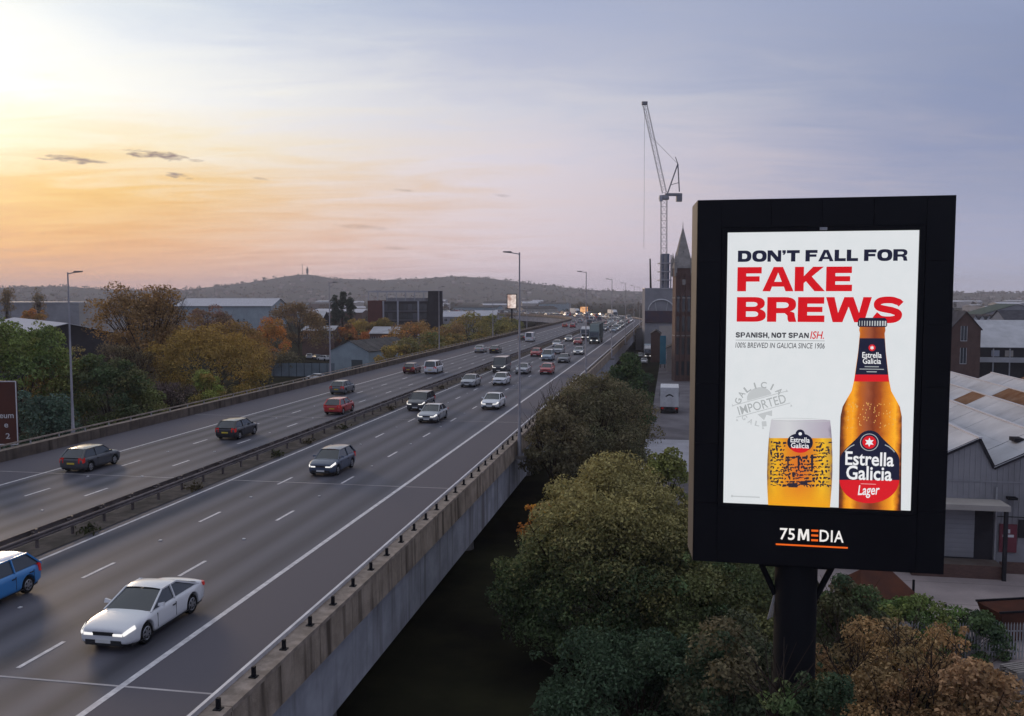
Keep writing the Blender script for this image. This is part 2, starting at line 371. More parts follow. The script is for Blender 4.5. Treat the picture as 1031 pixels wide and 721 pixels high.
GREEN = (.046,.066,.026); DGREEN = (.024,.038,.021); OLIVE = (.085,.076,.03); GOLD = (.155,.10,.028); ORANGE = (.23,.09,.025); BROWN = (.115,.074,.034); YELL = (.21,.155,.04); YGREEN = (.10,.105,.033); DULL = (.075,.062,.035); BGREEN = (.046,.07,.052)
def crown(name, c, rad, nclump, nleaf, size, pal, top=None, low=None, fill=.55, spread=.26, jitter=.25, flat=0.0):
    c = np.array(c, float); rad = np.array(rad, float)
    d = rng.normal(size=(nclump,3)); d /= np.linalg.norm(d, axis=1, keepdims=True)
    d[:,2] = np.where(d[:,2] < -.55, -d[:,2], d[:,2])
    rr = fill + (1.0-fill)*rng.random(nclump)**.45; rr = np.where(rng.random(nclump) < .10, rng.uniform(1.0, 1.09, nclump), rr)
    lump = 1 + .13*np.sin(3.1*d[:,0]+2*d[:,2]+rng.random()*6) + .10*np.sin(6.3*d[:,1]+4*d[:,2]+rng.random()*6)
    cc = c + d*rad*(rr*lump)[:,None]
    cr = rad.mean()*spread*np.where(rr > 1.0, .5, 1.0)*(.45+1.1*rng.random(nclump))
    k = rng.choice(nclump, nleaf, p=(cr**2)/np.sum(cr**2))
    q = rng.normal(size=(nleaf,3)); q /= np.linalg.norm(q, axis=1, keepdims=True)
    q[:,2] = np.where((q[:,2] < -.2) & (rng.random(nleaf) < .6), -q[:,2], q[:,2])
    pos = cc[k] + q*(cr[k]*(.45+.62*rng.random(nleaf)**.6))[:,None]*np.array([1,1,.8])
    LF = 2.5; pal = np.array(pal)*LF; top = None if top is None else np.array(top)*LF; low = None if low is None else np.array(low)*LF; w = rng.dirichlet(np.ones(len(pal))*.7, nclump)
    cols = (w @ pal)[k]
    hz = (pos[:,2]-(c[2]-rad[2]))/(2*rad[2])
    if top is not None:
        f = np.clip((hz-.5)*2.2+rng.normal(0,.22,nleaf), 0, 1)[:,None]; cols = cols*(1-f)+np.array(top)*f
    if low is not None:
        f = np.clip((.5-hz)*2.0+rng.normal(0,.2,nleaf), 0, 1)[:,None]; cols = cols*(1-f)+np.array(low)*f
    cols = np.clip(cols*(1+rng.normal(0, jitter, nleaf))[:,None], .004, .8)
    pos[:,2] = np.maximum(pos[:,2], .15)
    return leafmesh(name, pos, size, cols, outward=q), cc
def limbs(mb, base, c, targets, r0, n=6):
    base, c = Vector(base), Vector(c)
    fork = base + (c-base)*.55 + Vector((random.uniform(-.3,.3), random.uniform(-.3,.3), 0))
    mb.tube([base, base+(fork-base)*.5+Vector((random.uniform(-.12,.12),random.uniform(-.12,.12),0)), fork, c], [r0, r0*.8, r0*.62, r0*.3], 8)
    for t in targets:
        t = Vector(t); st = base+(fork-base)*random.uniform(.7,1.0); m = st+(t-st)*.5+Vector((0,0,(t-st).length*.1))
        mb.tube([st, m, t], [r0*.42, r0*.24, r0*.07], n)
def tree(name, label, cat, px, pyt, Y, wpx, hcrown=None, pal=(GREEN,), nleaf=6000, size=.3, nclump=60, group=None, low_c=None, twigs=0, X=None, ztop=None, rx=None, ry=None, **kw):
    """crown centre seen at px, its top at pyt, at depth Y; wpx the width in pixels"""
    top = atY(px, pyt, Y); rx = rx or wpx/2/FPX*Y; zt = top.z if ztop is None else ztop
    hc = hcrown or min(zt*.86, 2.0*rx); rz = hc/2
    base = (top.x, Y, 0); c = (top.x, Y, zt-rz)
    t = thing(name, label, cat, base, 0, group)
    off = np.array(base)
    me, cc = crown('crown', np.array(c)-off, (rx, ry or rx, rz), nclump, nleaf, size, pal, **kw)
    put('crown', me, t)
    mb = MB(); tg = cc[rng.choice(len(cc), min(14, len(cc)), replace=False)]
    limbs(mb, (0,0,-.2), Vector(c)-Vector(base)+Vector((0,0,rz*.2)), tg, max(.1, zt*.016))
    put('trunk', mb.mesh('trunk', M_BARK, 60), t)
    if twigs:
        tw = MB()
        for i in range(twigs):
            a = random.random()*6.283; r = random.random()**.6
            b0 = Vector((math.cos(a)*r*rx*.6, math.sin(a)*r*rx*.6, c[2]+rz*.1))
            b1 = Vector((math.cos(a)*r*rx*.95, math.sin(a)*r*rx*.95, zt + random.uniform(-.6,.2)*rz*(1-.7*r)-.25*rz*r))
            mid = b0.lerp(b1, .5)+Vector((random.uniform(-.3,.3), random.uniform(-.3,.3), 0))
            tw.tube([b0, mid, b1], [.05, .03, .01], 4)
            for k in range(3):
                s = mid.lerp(b1, random.random()); e = s + Vector((random.uniform(-1,1), random.uniform(-1,1), random.uniform(.5,1.6)))
                tw.tube([s, e], [.02, .007], 3)
        put('twigs', tw.mesh('twigs', M_BARK), t)
    return t

# ------------------------------------------------------------------ the motorway
road = tag(put('motorway', sweep(MB(), [(-12.2,RZ),(-12.2,RZ-.35),(-44.2,RZ-.35),(-44.2,RZ)], -30, SEND).mesh('motorway', M_ASPH)), kind='structure')
def ribbon(name, u0, u1, z, m, s0=-30, s1=SEND, parent=road):
    return put(name, sweep(MB(), [(u1,z),(u0,z)], s0, s1, False).mesh(name, m), parent)
ribbon('hard_shoulder', -15.28, -12.0, RZ+.004, M_SHLD)
ribbon('hard_shoulder', -44.3, -39.05, RZ+.004, M_SHLD)
ribbon('median_strip', -28.45, -26.75, RZ+.03, M_MED)
for u in (-15.4, -26.25, -28.85, -39.0):
    ribbon('edge_line', u-(.11 if u == -15.4 else .08), u+(.11 if u == -15.4 else .08), RZ+.009, M_LINE)
dash = MB().add([(-.075,-1.05,0),(.075,-1.05,0),(.075,1.05,0),(-.075,1.05,0)], [(0,1,2,3)]).mesh('lane_dash', M_LINE)
for u, ph in ((-19.25, 6.3), (-22.9, 5.4), (-32.22, 0.6), (-35.52, 0.0)):
    for k in range(1, 44):
        s = ph + 9*k
        o = put('lane_dash', dash, road, P(s, u, RZ+.009), -TH)
far = MB()
for u, ph in ((-19.25, 6.3), (-22.9, 5.4), (-32.22, 0.6), (-35.52, 0.0)):
    for k in range(44, 100):
        s = ph+9*k
        far.add([P(s,u-.06,RZ+.009), P(s,u+.06,RZ+.009), P(s+2,u+.06,RZ+.009), P(s+2,u-.06,RZ+.009)], [(0,1,2,3)])
tag(put('far_lane_dashes', far.mesh('far_lane_dashes', M_LINE), road), kind='stuff')
stud = MB().box(-.06,.06,-.06,.06,0,.03).mesh('road_stud', M_WHITEP)
for u, ph in ((-19.25, 6.3), (-22.9, 5.4), (-32.22, .6), (-35.52, 0.)):
    for k in range(2, 12): put('road_stud', stud, road, P(ph+9*k+4.5, u, RZ+.007), -TH)
for s in (22.6, 50, 77.5, 105, 132, 160, 188):
    for u0, u1 in ((-26.6,-12.2), (-44.2,-28.6)):
        put('expansion_joint', MB().add([P(s,u0,RZ+.007),P(s,u1,RZ+.007),P(s+.09,u1,RZ+.007),P(s+.09,u0,RZ+.007)], [(0,1,2,3)]).mesh('expansion_joint', M_JOINT), road)

# viaduct: deck edge, girders, piers
via = thing('viaduct', 'long concrete motorway viaduct on piers with dark space underneath', 'viaduct')
put('deck_slab', sweep(MB(), [(-11.25,RZ-.37),(-11.25,RZ-.75),(-45.1,RZ-.75),(-45.1,RZ-.37)], -30, SEND).mesh('deck_slab', M_CONC2), via)
for u in (-11.75, -20, -28, -36, -44.4):
    put('girder', sweep(MB(), [(u+.25,RZ-.76),(u+.25,RZ-3.5),(u-.45,RZ-3.5),(u-.45,RZ-.76)], -30, SEND).mesh('girder', M_GIRD), via)
pc = MB().lathe([(.75,0),(.7,.3),(.7,2.4)], 16).mesh('pier', M_CONC2, 40)
s = 8
while s < 1000:
    for u in (-14.5, -24, -32, -41): put('pier', pc, via, P(s, u, 0))
    cb = MB(); h0 = heading(s)
    pts = [P(s-.8,-12.6,2.4), P(s+.8,-12.6,2.4), P(s+.8,-43.6,2.4), P(s-.8,-43.6,2.4)]
    cb.hexa(pts + [p+Vector((0,0,1.09)) for p in pts])
    put('crosshead', cb.mesh('crosshead', M_CONC2), via); s += 27

def parapet(name, label, ui, uo, sgn, z0, ztop, s1, panel=3.0):
    t = thing(name, label, 'parapet')
    # precast panels with open joints, up to the curve; one sweep beyond
    # local frame: x across, y along, z up; the near part is straight
    if sgn > 0: sec = [(uo-.16,z0),(uo+.02,z0+.02),(uo,ztop-.12),(uo-.16,ztop-.121)]
    else:       sec = [(uo,z0),(uo+.16,z0),(uo+.16,ztop-.121),(uo,ztop-.12)]
    def seg(a, b, sc):
        mb = MB(); v = [(u-sc[0][0], a, z-RZ) for u, z in sc]+[(u-sc[0][0], b, z-RZ) for u, z in sc]
        k = len(sc); mb.add(v, [tuple(range(k)), tuple(range(2*k-1, k-1, -1))]+[(i,i+k,(i+1)%k+k,(i+1)%k) for i in range(k)]); return mb
    pm = seg(.02, panel-.02, sec).mesh('panel', M_CONC)
    s = -9.0
    while s+panel <= S0:
        o = put('panel', pm, t, P(s, sec[0][0], RZ), -TH); s += panel
    put('far_panels', sweep(MB(), sec, s, s1).mesh('far_panels', M_CONC), t)
    cs = [(min(ui,uo)-.0,ztop-.12),(max(ui,uo)+.03,ztop-.12),(max(ui,uo)+.03,ztop),(min(ui,uo)-.0,ztop)]
    cm = seg(.015, 5.985, cs).mesh('coping', M_COPE); s2 = -9.0
    while s2+6 <= S0:
        put('coping', cm, t, P(s2, cs[0][0], RZ), -TH); s2 += 6
    put('far_coping', sweep(MB(), cs, s2, s1).mesh('far_coping', M_COPE), t)
    put('backing_wall', sweep(MB(), [(min(ui,uo)+.17,RZ-.3),(max(ui,uo)-.17,RZ-.3),(max(ui,uo)-.17,ztop-.125),(min(ui,uo)+.17,ztop-.125)], -9, s1).mesh('backing_wall', M_CONC2), t)
    return t
rp = parapet('parapet', 'stained concrete parapet with dark posts along the viaduct edge nearest the billboard', -11.85, -11.15, 1, RZ-.85, RZ+.52, SEND)
put('inner_face', sweep(MB(), [(-11.92,RZ),(-11.86,RZ),(-11.86,RZ+.515),(-11.92,RZ+.515)], -9, SEND).mesh('inner_face', M_CONC), rp)
post = MB().box(-.05,.05,-.05,.05,0,.3).box(-.11,.11,-.11,.11,0,.025).mesh('post', M_DKSTEEL)
s = -7.2
while s < S0:
    o = put('post', post, rp, P(s, -11.40, RZ+.522), -TH); s += 2
put('rail', sweep(MB(), [(-11.86,RZ+.523),(-11.76,RZ+.523),(-11.76,RZ+.66),(-11.86,RZ+.66)], -9, SEND).mesh('rail', M_RAILW), rp)
lp = parapet('parapet', 'brown concrete parapet with pale top rail along the far left edge of the motorway', -44.35, -44.9, -1, RZ-.85, RZ+.75, SEND)
put('inner_face', sweep(MB(), [(-44.34,RZ),(-44.28,RZ),(-44.30,RZ+.745),(-44.34,RZ+.745)], -9, SEND).mesh('inner_face', mat('grimy_concrete', (.15,.12,.10), .9, (.09,.072,.062), .9, .5, streak=(1.8, .6, (.05,.04,.035)))), lp)
put('rail', sweep(MB(), [(-44.68,RZ+1.0),(-44.56,RZ+1.0),(-44.56,RZ+1.1),(-44.68,RZ+1.1)], -9, SEND).mesh('rail', M_COPE), lp)
post2 = MB().box(-.04,.04,-.04,.04,0,.25).mesh('post', M_GALV)
s = -7
while s < S0: put('post', post2, lp, P(s, -44.62, RZ+.752), -TH); s += 3

cbm = thing('crash_barrier', 'double sided weathered steel crash barrier along the central reservation', 'crash barrier')
for u, sg in ((-27.28, 1), (-27.92, -1)):
    w = [(u+sg*a, RZ+z) for a, z in ((0,.50),(.06,.54),(.06,.60),(.015,.65),(.06,.70),(.06,.76),(0,.80),(-.01,.80),(.005,.65),(-.01,.50))]
    if sg < 0: w = w[::-1]
    put('beam', sweep(MB(), w, -20, SEND).mesh('beam', M_BARR), cbm)
bp_ = MB().box(-.055,.055,-.05,.05,0,.85).box(-.31,.31,-.04,.04,.6,.7).mesh('post', M_BARR)
s = -18
while s < S0: put('post', bp_, cbm, P(s, -27.6, RZ+.03), -TH); s += 2.4

def lamp(s, u, hgt, side, label):
    t = thing('lamp_post', label, 'lamp post', P(s, u, RZ-.6), heading(s)-math.pi/2, 'motorway lamp posts')
    put('column', MB().lathe([(.0,0),(.15,0),(.15,1.6),(.115,1.75),(.09,4),(.05,hgt),(.0,hgt+.02)], 12).mesh('column', M_LAMP, 40), t)
    put('bracket', MB().box(-.55,.55,-.12,.12,-.25,0).mesh('bracket', M_CONC2), t)
    put('arm', MB().bar((0,0,hgt-.12), (side*.75,0,hgt+.02), .07).mesh('arm', M_LAMP), t)
    put('lantern', MB().hexa([(side*.6,-.17,hgt-.04),(side*1.2,-.13,hgt+.02),(side*1.2,.13,hgt+.02),(side*.6,.17,hgt-.04),(side*.6,-.14,hgt+.1),(side*1.2,-.1,hgt+.1),(side*1.2,.1,hgt+.1),(side*.6,.14,hgt+.1)][::1] if side > 0 else
        [(side*1.2,-.13,hgt+.02),(side*.6,-.17,hgt-.04),(side*.6,.17,hgt-.04),(side*1.2,.13,hgt+.02),(side*1.2,-.1,hgt+.1),(side*.6,-.14,hgt+.1),(side*.6,.14,hgt+.1),(side*1.2,.1,hgt+.1)]).mesh('lantern', M_LAMPD), t)
for s, lab in ((64.5, 'tall grey lamp post nearest the camera on the billboard side parapet'), (117, 'second lamp post along the billboard side parapet'), (169.5, 'third lamp post along the billboard side parapet'),
               (222, 'fourth lamp post along the billboard side parapet'), (274.5, 'fifth lamp post along the billboard side parapet'), (327, 'sixth lamp post along the billboard side parapet')):
    lamp(s, -10.85, 14.95, -1, lab)
for s, lab in ((61.6, 'lamp post beside the brown road sign on the left parapet'), (114.8, 'left parapet lamp post in front of the pale blue shed'), (173, 'left parapet lamp post in front of the dark glass building'),
               (228, 'slim left parapet lamp post beyond the golden bushes'), (284, 'far left parapet lamp post near the bend')):
    lamp(s, -45.35, 13.6, 1, lab)

# weeds in the central reservation
for i, s in enumerate((37.5, 47, 58, 63.5, 71, 84, 92, 104, 118, 131)):
    n = 70; c = P(s, -26.95, RZ+.03)
    pos = np.abs(rng.normal(size=(n,3)))*np.array([0,0,.16])+rng.normal(size=(n,3))*np.array([.22,.3,.02])+np.array([0,0,.05])
    pos[:,2] = np.maximum(pos[:,2], .03)
    w = put('weed', leafmesh('weed', pos, .2, np.clip(np.array([DULL if i % 2 else (.045,.05,.022)])*(1+rng.normal(0,.2,(n,1))), .01, .3)), None, c)
    tag(w, 'low weed tuft growing along the foot of the central barrier', 'weed', 'weeds in the central reservation')

# ------------------------------------------------------------------ lettering
class Strip(list): pass
def stroke(pts, w):
    l, r = [], []
    for i, p in enumerate(pts):
        a = Vector(pts[max(i-1,0)]); b = Vector(pts[min(i+1,len(pts)-1)]); d = (b-a).normalized(); nn = Vector((-d.y, d.x))
        ww = w[i] if isinstance(w, list) else w
        l.append(Vector(p)+nn*ww/2); r.append(Vector(p)-nn*ww/2)
    return [tuple(q) for q in l]+[tuple(q) for q in r[::-1]]
def sup(cx, cy, rx, ry, n=40, e=2.6, a0=0, a1=2*math.pi, end=False):
    o = []
    for i in range(n + (1 if end else 0)):
        a = a0+(a1-a0)*i/n; c, s = math.cos(a), math.sin(a)
        o.append((cx+rx*math.copysign(abs(c)**(2/e), c), cy+ry*math.copysign(abs(s)**(2/e), s)))
    return o
def glyph(ch):
    tv, th = .375, .265; w = 1.18
    H = math.pi/2
    if ch == 'F': w = 1.02; return w, [[(0,0),(0,1),(w,1),(w,1-th),(tv,1-th),(tv,.62),(.92*w,.62),(.92*w,.40),(tv,.40),(tv,0)]]
    if ch == 'E': w = 1.06; return w, [[(0,0),(0,1),(w*.98,1),(w*.98,1-th),(tv,1-th),(tv,.61),(.92*w,.61),(.92*w,.40),(tv,.40),(tv,th),(w,th),(w,0)]]
    if ch == 'L': w = .95; return w, [[(0,0),(0,1),(tv,1),(tv,th),(w,th),(w,0)]]
    if ch == 'T': w = 1.1; return w, [[(w/2-tv/2,0),(w/2-tv/2,1-th),(0,1-th),(0,1),(w,1),(w,1-th),(w/2+tv/2,1-th),(w/2+tv/2,0)]]
    if ch == 'I': return tv, [[(0,0),(0,1),(tv,1),(tv,0)]]
    if ch == 'H': return w, [[(0,0),(0,1),(tv,1),(tv,.62),(w-tv,.62),(w-tv,1),(w,1),(w,0),(w-tv,0),(w-tv,.38),(tv,.38),(tv,0)]]
    if ch == 'A': w = 1.3; return w, [[(0,0),(.35*w,1),(.65*w,1),(w,0),(.745*w,0),(.69*w,.19),(.31*w,.19),(.255*w,0)], [(.5*w,.77),(.38*w,.39),(.62*w,.39)]]
    if ch == 'K': w = 1.25; return w, [[(0,0),(0,1),(tv,1),(tv,.62),(.60*w,1),(.95*w,1),(.56*w,.60),(w,0),(.66*w,0),(.37*w,.41),(tv,.33),(tv,0)]]
    if ch == 'N': return w, [[(0,0),(0,1),(.33*w,1),(.755*w,.42),(.755*w,1),(w,1),(w,0),(.68*w,0),(.245*w,.59),(.245*w,0)]]
    if ch == 'W': w = 1.78; return w, [[(0,1),(.185*w,1),(.27*w,.37),(.40*w,1),(.60*w,1),(.73*w,.37),(.815*w,1),(w,1),(.845*w,0),(.63*w,0),(.5*w,.62),(.37*w,0),(.155*w,0)]]
    if ch == 'D': return w, [[(0,0),(0,1),(.5*w,1)]+sup(.5*w,.5,.5*w,.5,14,2.5,H,-H,True)[1:]+[(.5*w,0)], [(tv,th),(tv,1-th),(.48*w,1-th)]+sup(.48*w,.5,.52*w-tv,.5-th,12,2.4,H,-H,True)[1:]+[(.48*w,th)]]
    if ch == 'O': w = 1.25; return w, [sup(w/2,.5,w/2,.51), sup(w/2,.5,w/2-tv,.51-th)]
    if ch == 'P': return w, [[(0,0),(0,1),(.6*w,1)]+sup(.6*w,.68,.4*w,.32,12,2.4,H,-H,True)[1:]+[(tv,.36),(tv,0)], [(tv,.56),(tv,.80),(.58*w,.80)]+sup(.58*w,.68,.17*w,.12,8,2.2,H,-H,True)[1:]]
    if ch == 'R': return w, [[(0,0),(0,1),(.6*w,1)]+sup(.6*w,.70,.38*w,.30,12,2.4,H,-H*.75,True)[1:]+[(.82*w,.42),(.93*w,.36),(.95*w,.2),(w,.0),(.74*w,0),(.7*w,.1),(.69*w,.26),(.6*w,.35),(tv,.35),(tv,0)], [(tv,.56),(tv,.79),(.56*w,.79)]+sup(.56*w,.675,.17*w,.115,8,2.2,H,-H,True)[1:]]
    if ch == 'B': return w, [[(0,0),(0,1),(.6*w,1)]+sup(.6*w,.745,.36*w,.255,10,2.4,H,-H*.8,True)[1:]+[(.88*w,.52)]+sup(.6*w,.265,.4*w,.265,10,2.4,H*.8,-H,True)+[(.6*w,0)], [(tv,.61),(tv,.80),(.57*w,.80)]+sup(.57*w,.705,.14*w,.095,8,2.2,H,-H,True)[1:], [(tv,.2),(tv,.42),(.58*w,.42)]+sup(.58*w,.31,.16*w,.11,8,2.2,H,-H,True)[1:]]
    if ch == 'S':
        w = 1.16; q = [(w*.93,.72),(w*.86,.80)]+sup(w*.5,.705,w*.36,.185,12,2.4,H*.75,H*2,True)+sup(w*.5,.69,w*.36,.16,5,2.2,2*H,2.7*H,True)[1:]
        q += [(w*.5,.505),(w*.62,.48)]+sup(w*.5,.30,w*.36,.17,6,2.2,H*.45,-.02,True)+sup(w*.5,.305,w*.36,.20,12,2.4,-.05,-H*1.75,True)+[(w*.07,.30)]
        return w, [Strip(stroke(q, .265))]
    if ch == "'": return .34, [[(.02,1),(.32,1),(.32,.78),(.2,.60),(.05,.60),(.13,.76),(.02,.76)]]
    if ch == ',': return .34, [[(.02,.2),(.32,.2),(.32,-.02),(.2,-.2),(.05,-.2),(.13,-.03),(.02,-.03)]]
    if ch == '.': return .3, [[(0,0),(0,.22),(.3,.22),(.3,0)]]
    return .5, []
def polyfill(mb, loops, z=0.0, tf=lambda x, y: (x, y)):
    if len(loops) == 1 and len(loops[0]) > 30 and isinstance(loops[0], Strip):   # a stroke: quads along it
        n = len(loops[0])//2; k = len(mb.v); mb.v += [(*tf(x, y), z) for x, y in loops[0]]
        mb.f += [(k+2*n-1-i, k+2*n-2-i, k+i+1, k+i) for i in range(n-1)]; return
    vs = [[Vector((x,y,0)) for x, y in lp] for lp in loops]; flat = [q for l in vs for q in l]; k = len(mb.v)
    tris = tessellate_polygon(vs); mb.v += [(*tf(q.x, q.y), z) for q in flat]
    for a, b, c in tris:
        p, q, r = (mb.v[k+i] for i in (a, b, c))
        if (q[0]-p[0])*(r[1]-p[1])-(q[1]-p[1])*(r[0]-p[0]) < 0: b, c = c, b
        mb.f.append((k+a, k+b, k+c))
def heavy(mb, text, x0, x1, y0, y1, z, gap=.07, space=.42):   # heavy extended capitals fitted into a box
    gl = []; x = 0
    for ch in text:
        if ch == ' ': x += space; continue
        w, lp = glyph(ch); gl.append((x, lp)); x += w+gap
    tot = x-gap
    for gx, lp in gl:
        polyfill(mb, [], z) if not lp else polyfill(mb, lp, z, lambda a, b: (x0+(gx+a)/tot*(x1-x0), y0+b*(y1-y0)))
_txt = []
def text_mesh(body, x0, x1, y0, y1, z, m, bold=0.0, shear=0.0, rot=0.0, fit=True, ymetric=None):
    """built-in font, fitted into a box; the outline thickened by bold"""
    cu = bpy.data.curves.new('t', 'FONT'); cu.body = body; cu.offset = bold; cu.shear = shear; cu.resolution_u = 3
    o = bpy.data.objects.new('t', cu); C.objects.link(o); bpy.context.view_layer.update()
    dg = bpy.context.evaluated_depsgraph_get(); me = bpy.data.meshes.new_from_object(o.evaluated_get(dg))
    bpy.data.objects.remove(o); bpy.data.curves.remove(cu)
    co = np.empty(len(me.vertices)*3, np.float32); me.vertices.foreach_get('co', co); co = co.reshape(-1,3)
    mn, mx_v = co.min(0), co.max(0)
    ya, yb = (mn[1], mx_v[1]) if ymetric is None else ymetric
    fx = (x1-x0)/(mx_v[0]-mn[0]); fy = (y1-y0)/(yb-ya)
    q = np.stack([(co[:,0]-mn[0])*fx, (co[:,1]-ya)*fy, np.zeros(len(co))], 1)
    cx_, cy_ = (x1-x0)/2, (y1-y0)/2
    if rot:
        a = q[:,0]-cx_; b = q[:,1]-cy_; q[:,0] = cx_+a*math.cos(rot)-b*math.sin(rot); q[:,1] = cy_+a*math.sin(rot)+b*math.cos(rot)
    q[:,0] += x0; q[:,1] += y0; q[:,2] = z
    me.vertices.foreach_set('co', q.astype(np.float32).ravel()); me.update(); me.materials.clear(); me.materials.append(m); return me

# ------------------------------------------------------------------ the billboard
BX, BY, BYAW, BW, BH, BZ = 8.286, 24.0, .194, 6.554, 10.013, 15.799
SL, SR, ST, SB = -2.467, 2.400, 4.117, -3.317
bb = thing('digital_billboard', 'tall black digital billboard on a single pole showing a beer advert', 'billboard', (BX+.65*math.sin(BYAW), BY+.65*math.cos(BYAW), 0), -BYAW)
# local: x right, y back, z up; face at y = -.65
f0 = -.65
put('cabinet', MB().hexa([(-BW/2,f0,BZ-BH/2),(BW/2,f0,BZ-BH/2),(BW/2-.05,f0+1.3,BZ-BH/2+.02),(-BW/2-.12,f0+1.3,BZ-BH/2+.02),(-BW/2,f0,BZ+BH/2),(BW/2,f0,BZ+BH/2),(BW/2-.05,f0+1.3,BZ+BH/2-.02),(-BW/2-.12,f0+1.3,BZ+BH/2-.02)]).mesh('cabinet', M_BLACK), bb)
put('side_panel', MB().hexa([(-BW/2-.01,f0+.06,BZ-BH/2+.05),(-BW/2-.007,f0+.06,BZ-BH/2+.05),(-BW/2-.115,f0+1.29,BZ-BH/2+.05),(-BW/2-.14,f0+1.29,BZ-BH/2+.05),(-BW/2-.01,f0+.06,BZ+BH/2-.05),(-BW/2-.007,f0+.06,BZ+BH/2-.05),(-BW/2-.115,f0+1.29,BZ+BH/2-.05),(-BW/2-.14,f0+1.29,BZ+BH/2-.05)]).mesh('side_panel', M_BEIGE), bb)
# cladding sheets of the surround, joints between
def sheets(a, b, c, d, nx, nz):
    for i in range(nx):
        for j in range(nz):
            x0, x1 = a+(b-a)*i/nx, a+(b-a)*(i+1)/nx; z0, z1 = c+(d-c)*j/nz, c+(d-c)*(j+1)/nz
            put('cladding_sheet', MB().box(x0+.006, x1-.006, f0-.03-.004*((i+j) % 2), f0-.001, BZ+z0+.006, BZ+z1-.006).mesh('cladding_sheet', M_BLACK), bb)
sheets(-BW/2+.02, SL-.17, -BH/2+.02, BH/2-.02, 1, 6); sheets(SR+.17, BW/2-.02, -BH/2+.02, BH/2-.02, 1, 6); sheets(SL-.17, SR+.17, ST+.13, BH/2-.02, 4, 1); sheets(SL-.17, SR+.17, -BH/2+.02, SB-.13, 1, 1)
put('light_sensor', MB().box(-.09, .09, f0-.14, f0-.03, BZ+ST+.03, BZ+ST+.1).mesh('light_sensor', M_GALV), bb)
for (a, b, c, d) in ((SL-.15, SL-.01, SB-.12, ST+.12), (SR+.01, SR+.15, SB-.12, ST+.12), (SL-.008, SR+.008, ST+.01, ST+.12), (SL-.008, SR+.008, SB-.12, SB-.01)):
    put('screen_surround', MB().box(a, b, f0-.05, f0-.002, BZ+c, BZ+d).mesh('screen_surround', M_DKSTEEL), bb)
ES = 1.0
M_SCR = bpy.data.materials.new('screen_white'); M_SCR.use_nodes = True; t = M_SCR.node_tree; b = t.nodes['Principled BSDF']
g = N('ShaderNodeNewGeometry', t); n1 = N('ShaderNodeTexNoise', t); n1.inputs['Scale'].default_value = 2.2; n1.inputs['Detail'].default_value = 9; n1.inputs['Roughness'].default_value = .7; L(g.outputs['Position'], n1.inputs['Vector'], t)
L(mixc(n1.outputs[0], (.66,.70,.72), (.76,.77,.79), t), b.inputs['Emission Color'], t); b.inputs['Emission Strength'].default_value = ES; b.inputs['Base Color'].default_value = (.01,.01,.01,1); b.inputs['Roughness'].default_value = .5
scr = put('screen', MB().box(SL, SR, f0-.02, f0-.003, BZ+SB, BZ+ST).mesh('screen', M_SCR), bb)
# print on the screen: its own frame, x right, y up (m), origin at lower left
SW, SH = SR-SL, ST-SB
def XY(px, py):     # photograph pixel on the poster -> metres on the screen
    for _ in range(3):
        pass
    yt = 235-(px-731)*4/193; yb_ = 506+(px-731)*8/188; bfr = (py-yt)/(yb_-yt)
    xl = 731-bfr; xr = 924-bfr*6; return (px-xl)/(xr-xl)*SW, (1-bfr)*SH
def pr(name, me):
    o = put(name, me, scr); o.matrix_local = Matrix.Translation((SL, f0-.02, BZ+SB)) @ Matrix.Rotation(math.pi/2, 4, 'X'); return o
E_NAVY = emat('print_navy', (.012,.013,.035), ES); E_RED = emat('print_red', (.62,.006,.012), ES); E_WHITE = emat('print_white', (.82,.82,.84), ES)
E_GREY = emat('print_grey', (.40,.42,.43), ES); E_LGREY = emat('print_pale_grey', (.52,.54,.555), ES); E_INK = emat('print_ink', (.05,.05,.06), ES); E_REDL = emat('print_label_red', (.66,.012,.02), ES)
def fitbox(pxa, pya, pxb, pyb):
    a = XY(pxa, pya); b = XY(pxb, pyb); return min(a[0],b[0]), max(a[0],b[0]), min(a[1],b[1]), max(a[1],b[1])
def row(af, bt, at_, bb_): return af*SW, at_*SW, (1-bb_)*SH, (1-bt)*SH
mb = MB(); x0,x1,y0,y1 = row(.057,.066,.945,.107)
heavy(mb, "DON'T FALL FOR", x0, x1, y0, y1, .004); pr('headline', mb.mesh('headline', E_NAVY))
mb = MB(); x0,x1,y0,y1 = row(.056,.126,.665,.214); heavy(mb, 'FAKE', x0, x1, y0, y1, .004, gap=.04); pr('headline', mb.mesh('headline', E_RED))
mb = MB(); x0,x1,y0,y1 = row(.056,.235,.93,.325); heavy(mb, 'BREWS', x0, x1, y0, y1, .004, gap=.05); pr('headline', mb.mesh('headline', E_RED))
mb = MB(); x0,x1,y0,y1 = row(.052,.364,.445,.383); heavy(mb, 'SPANISH, NOT SPAN', x0, x1, y0, y1, .004, gap=.12); pr('tagline', mb.mesh('tagline', E_INK))
pr('tagline', text_mesh('ISH.', *row(.452,.358,.525,.386), .004, E_RED, .012, shear=.2))
pr('rule', MB().add([(.052*SW,(1-.394)*SH,.004),(.53*SW,(1-.394)*SH,.004),(.53*SW,(1-.3915)*SH,.004),(.052*SW,(1-.3915)*SH,.004)], [(0,1,2,3)]).mesh('rule', E_GREY))
pr('tagline', text_mesh('100% BREWED IN GALICIA SINCE 1906', *row(.052,.401,.53,.421), .004, E_INK, .006, shear=.12))
pr('small_print', text_mesh('DRINK RESPONSIBLY', *row(.05,.966,.20,.972), .004, E_GREY, .01)) if False else None
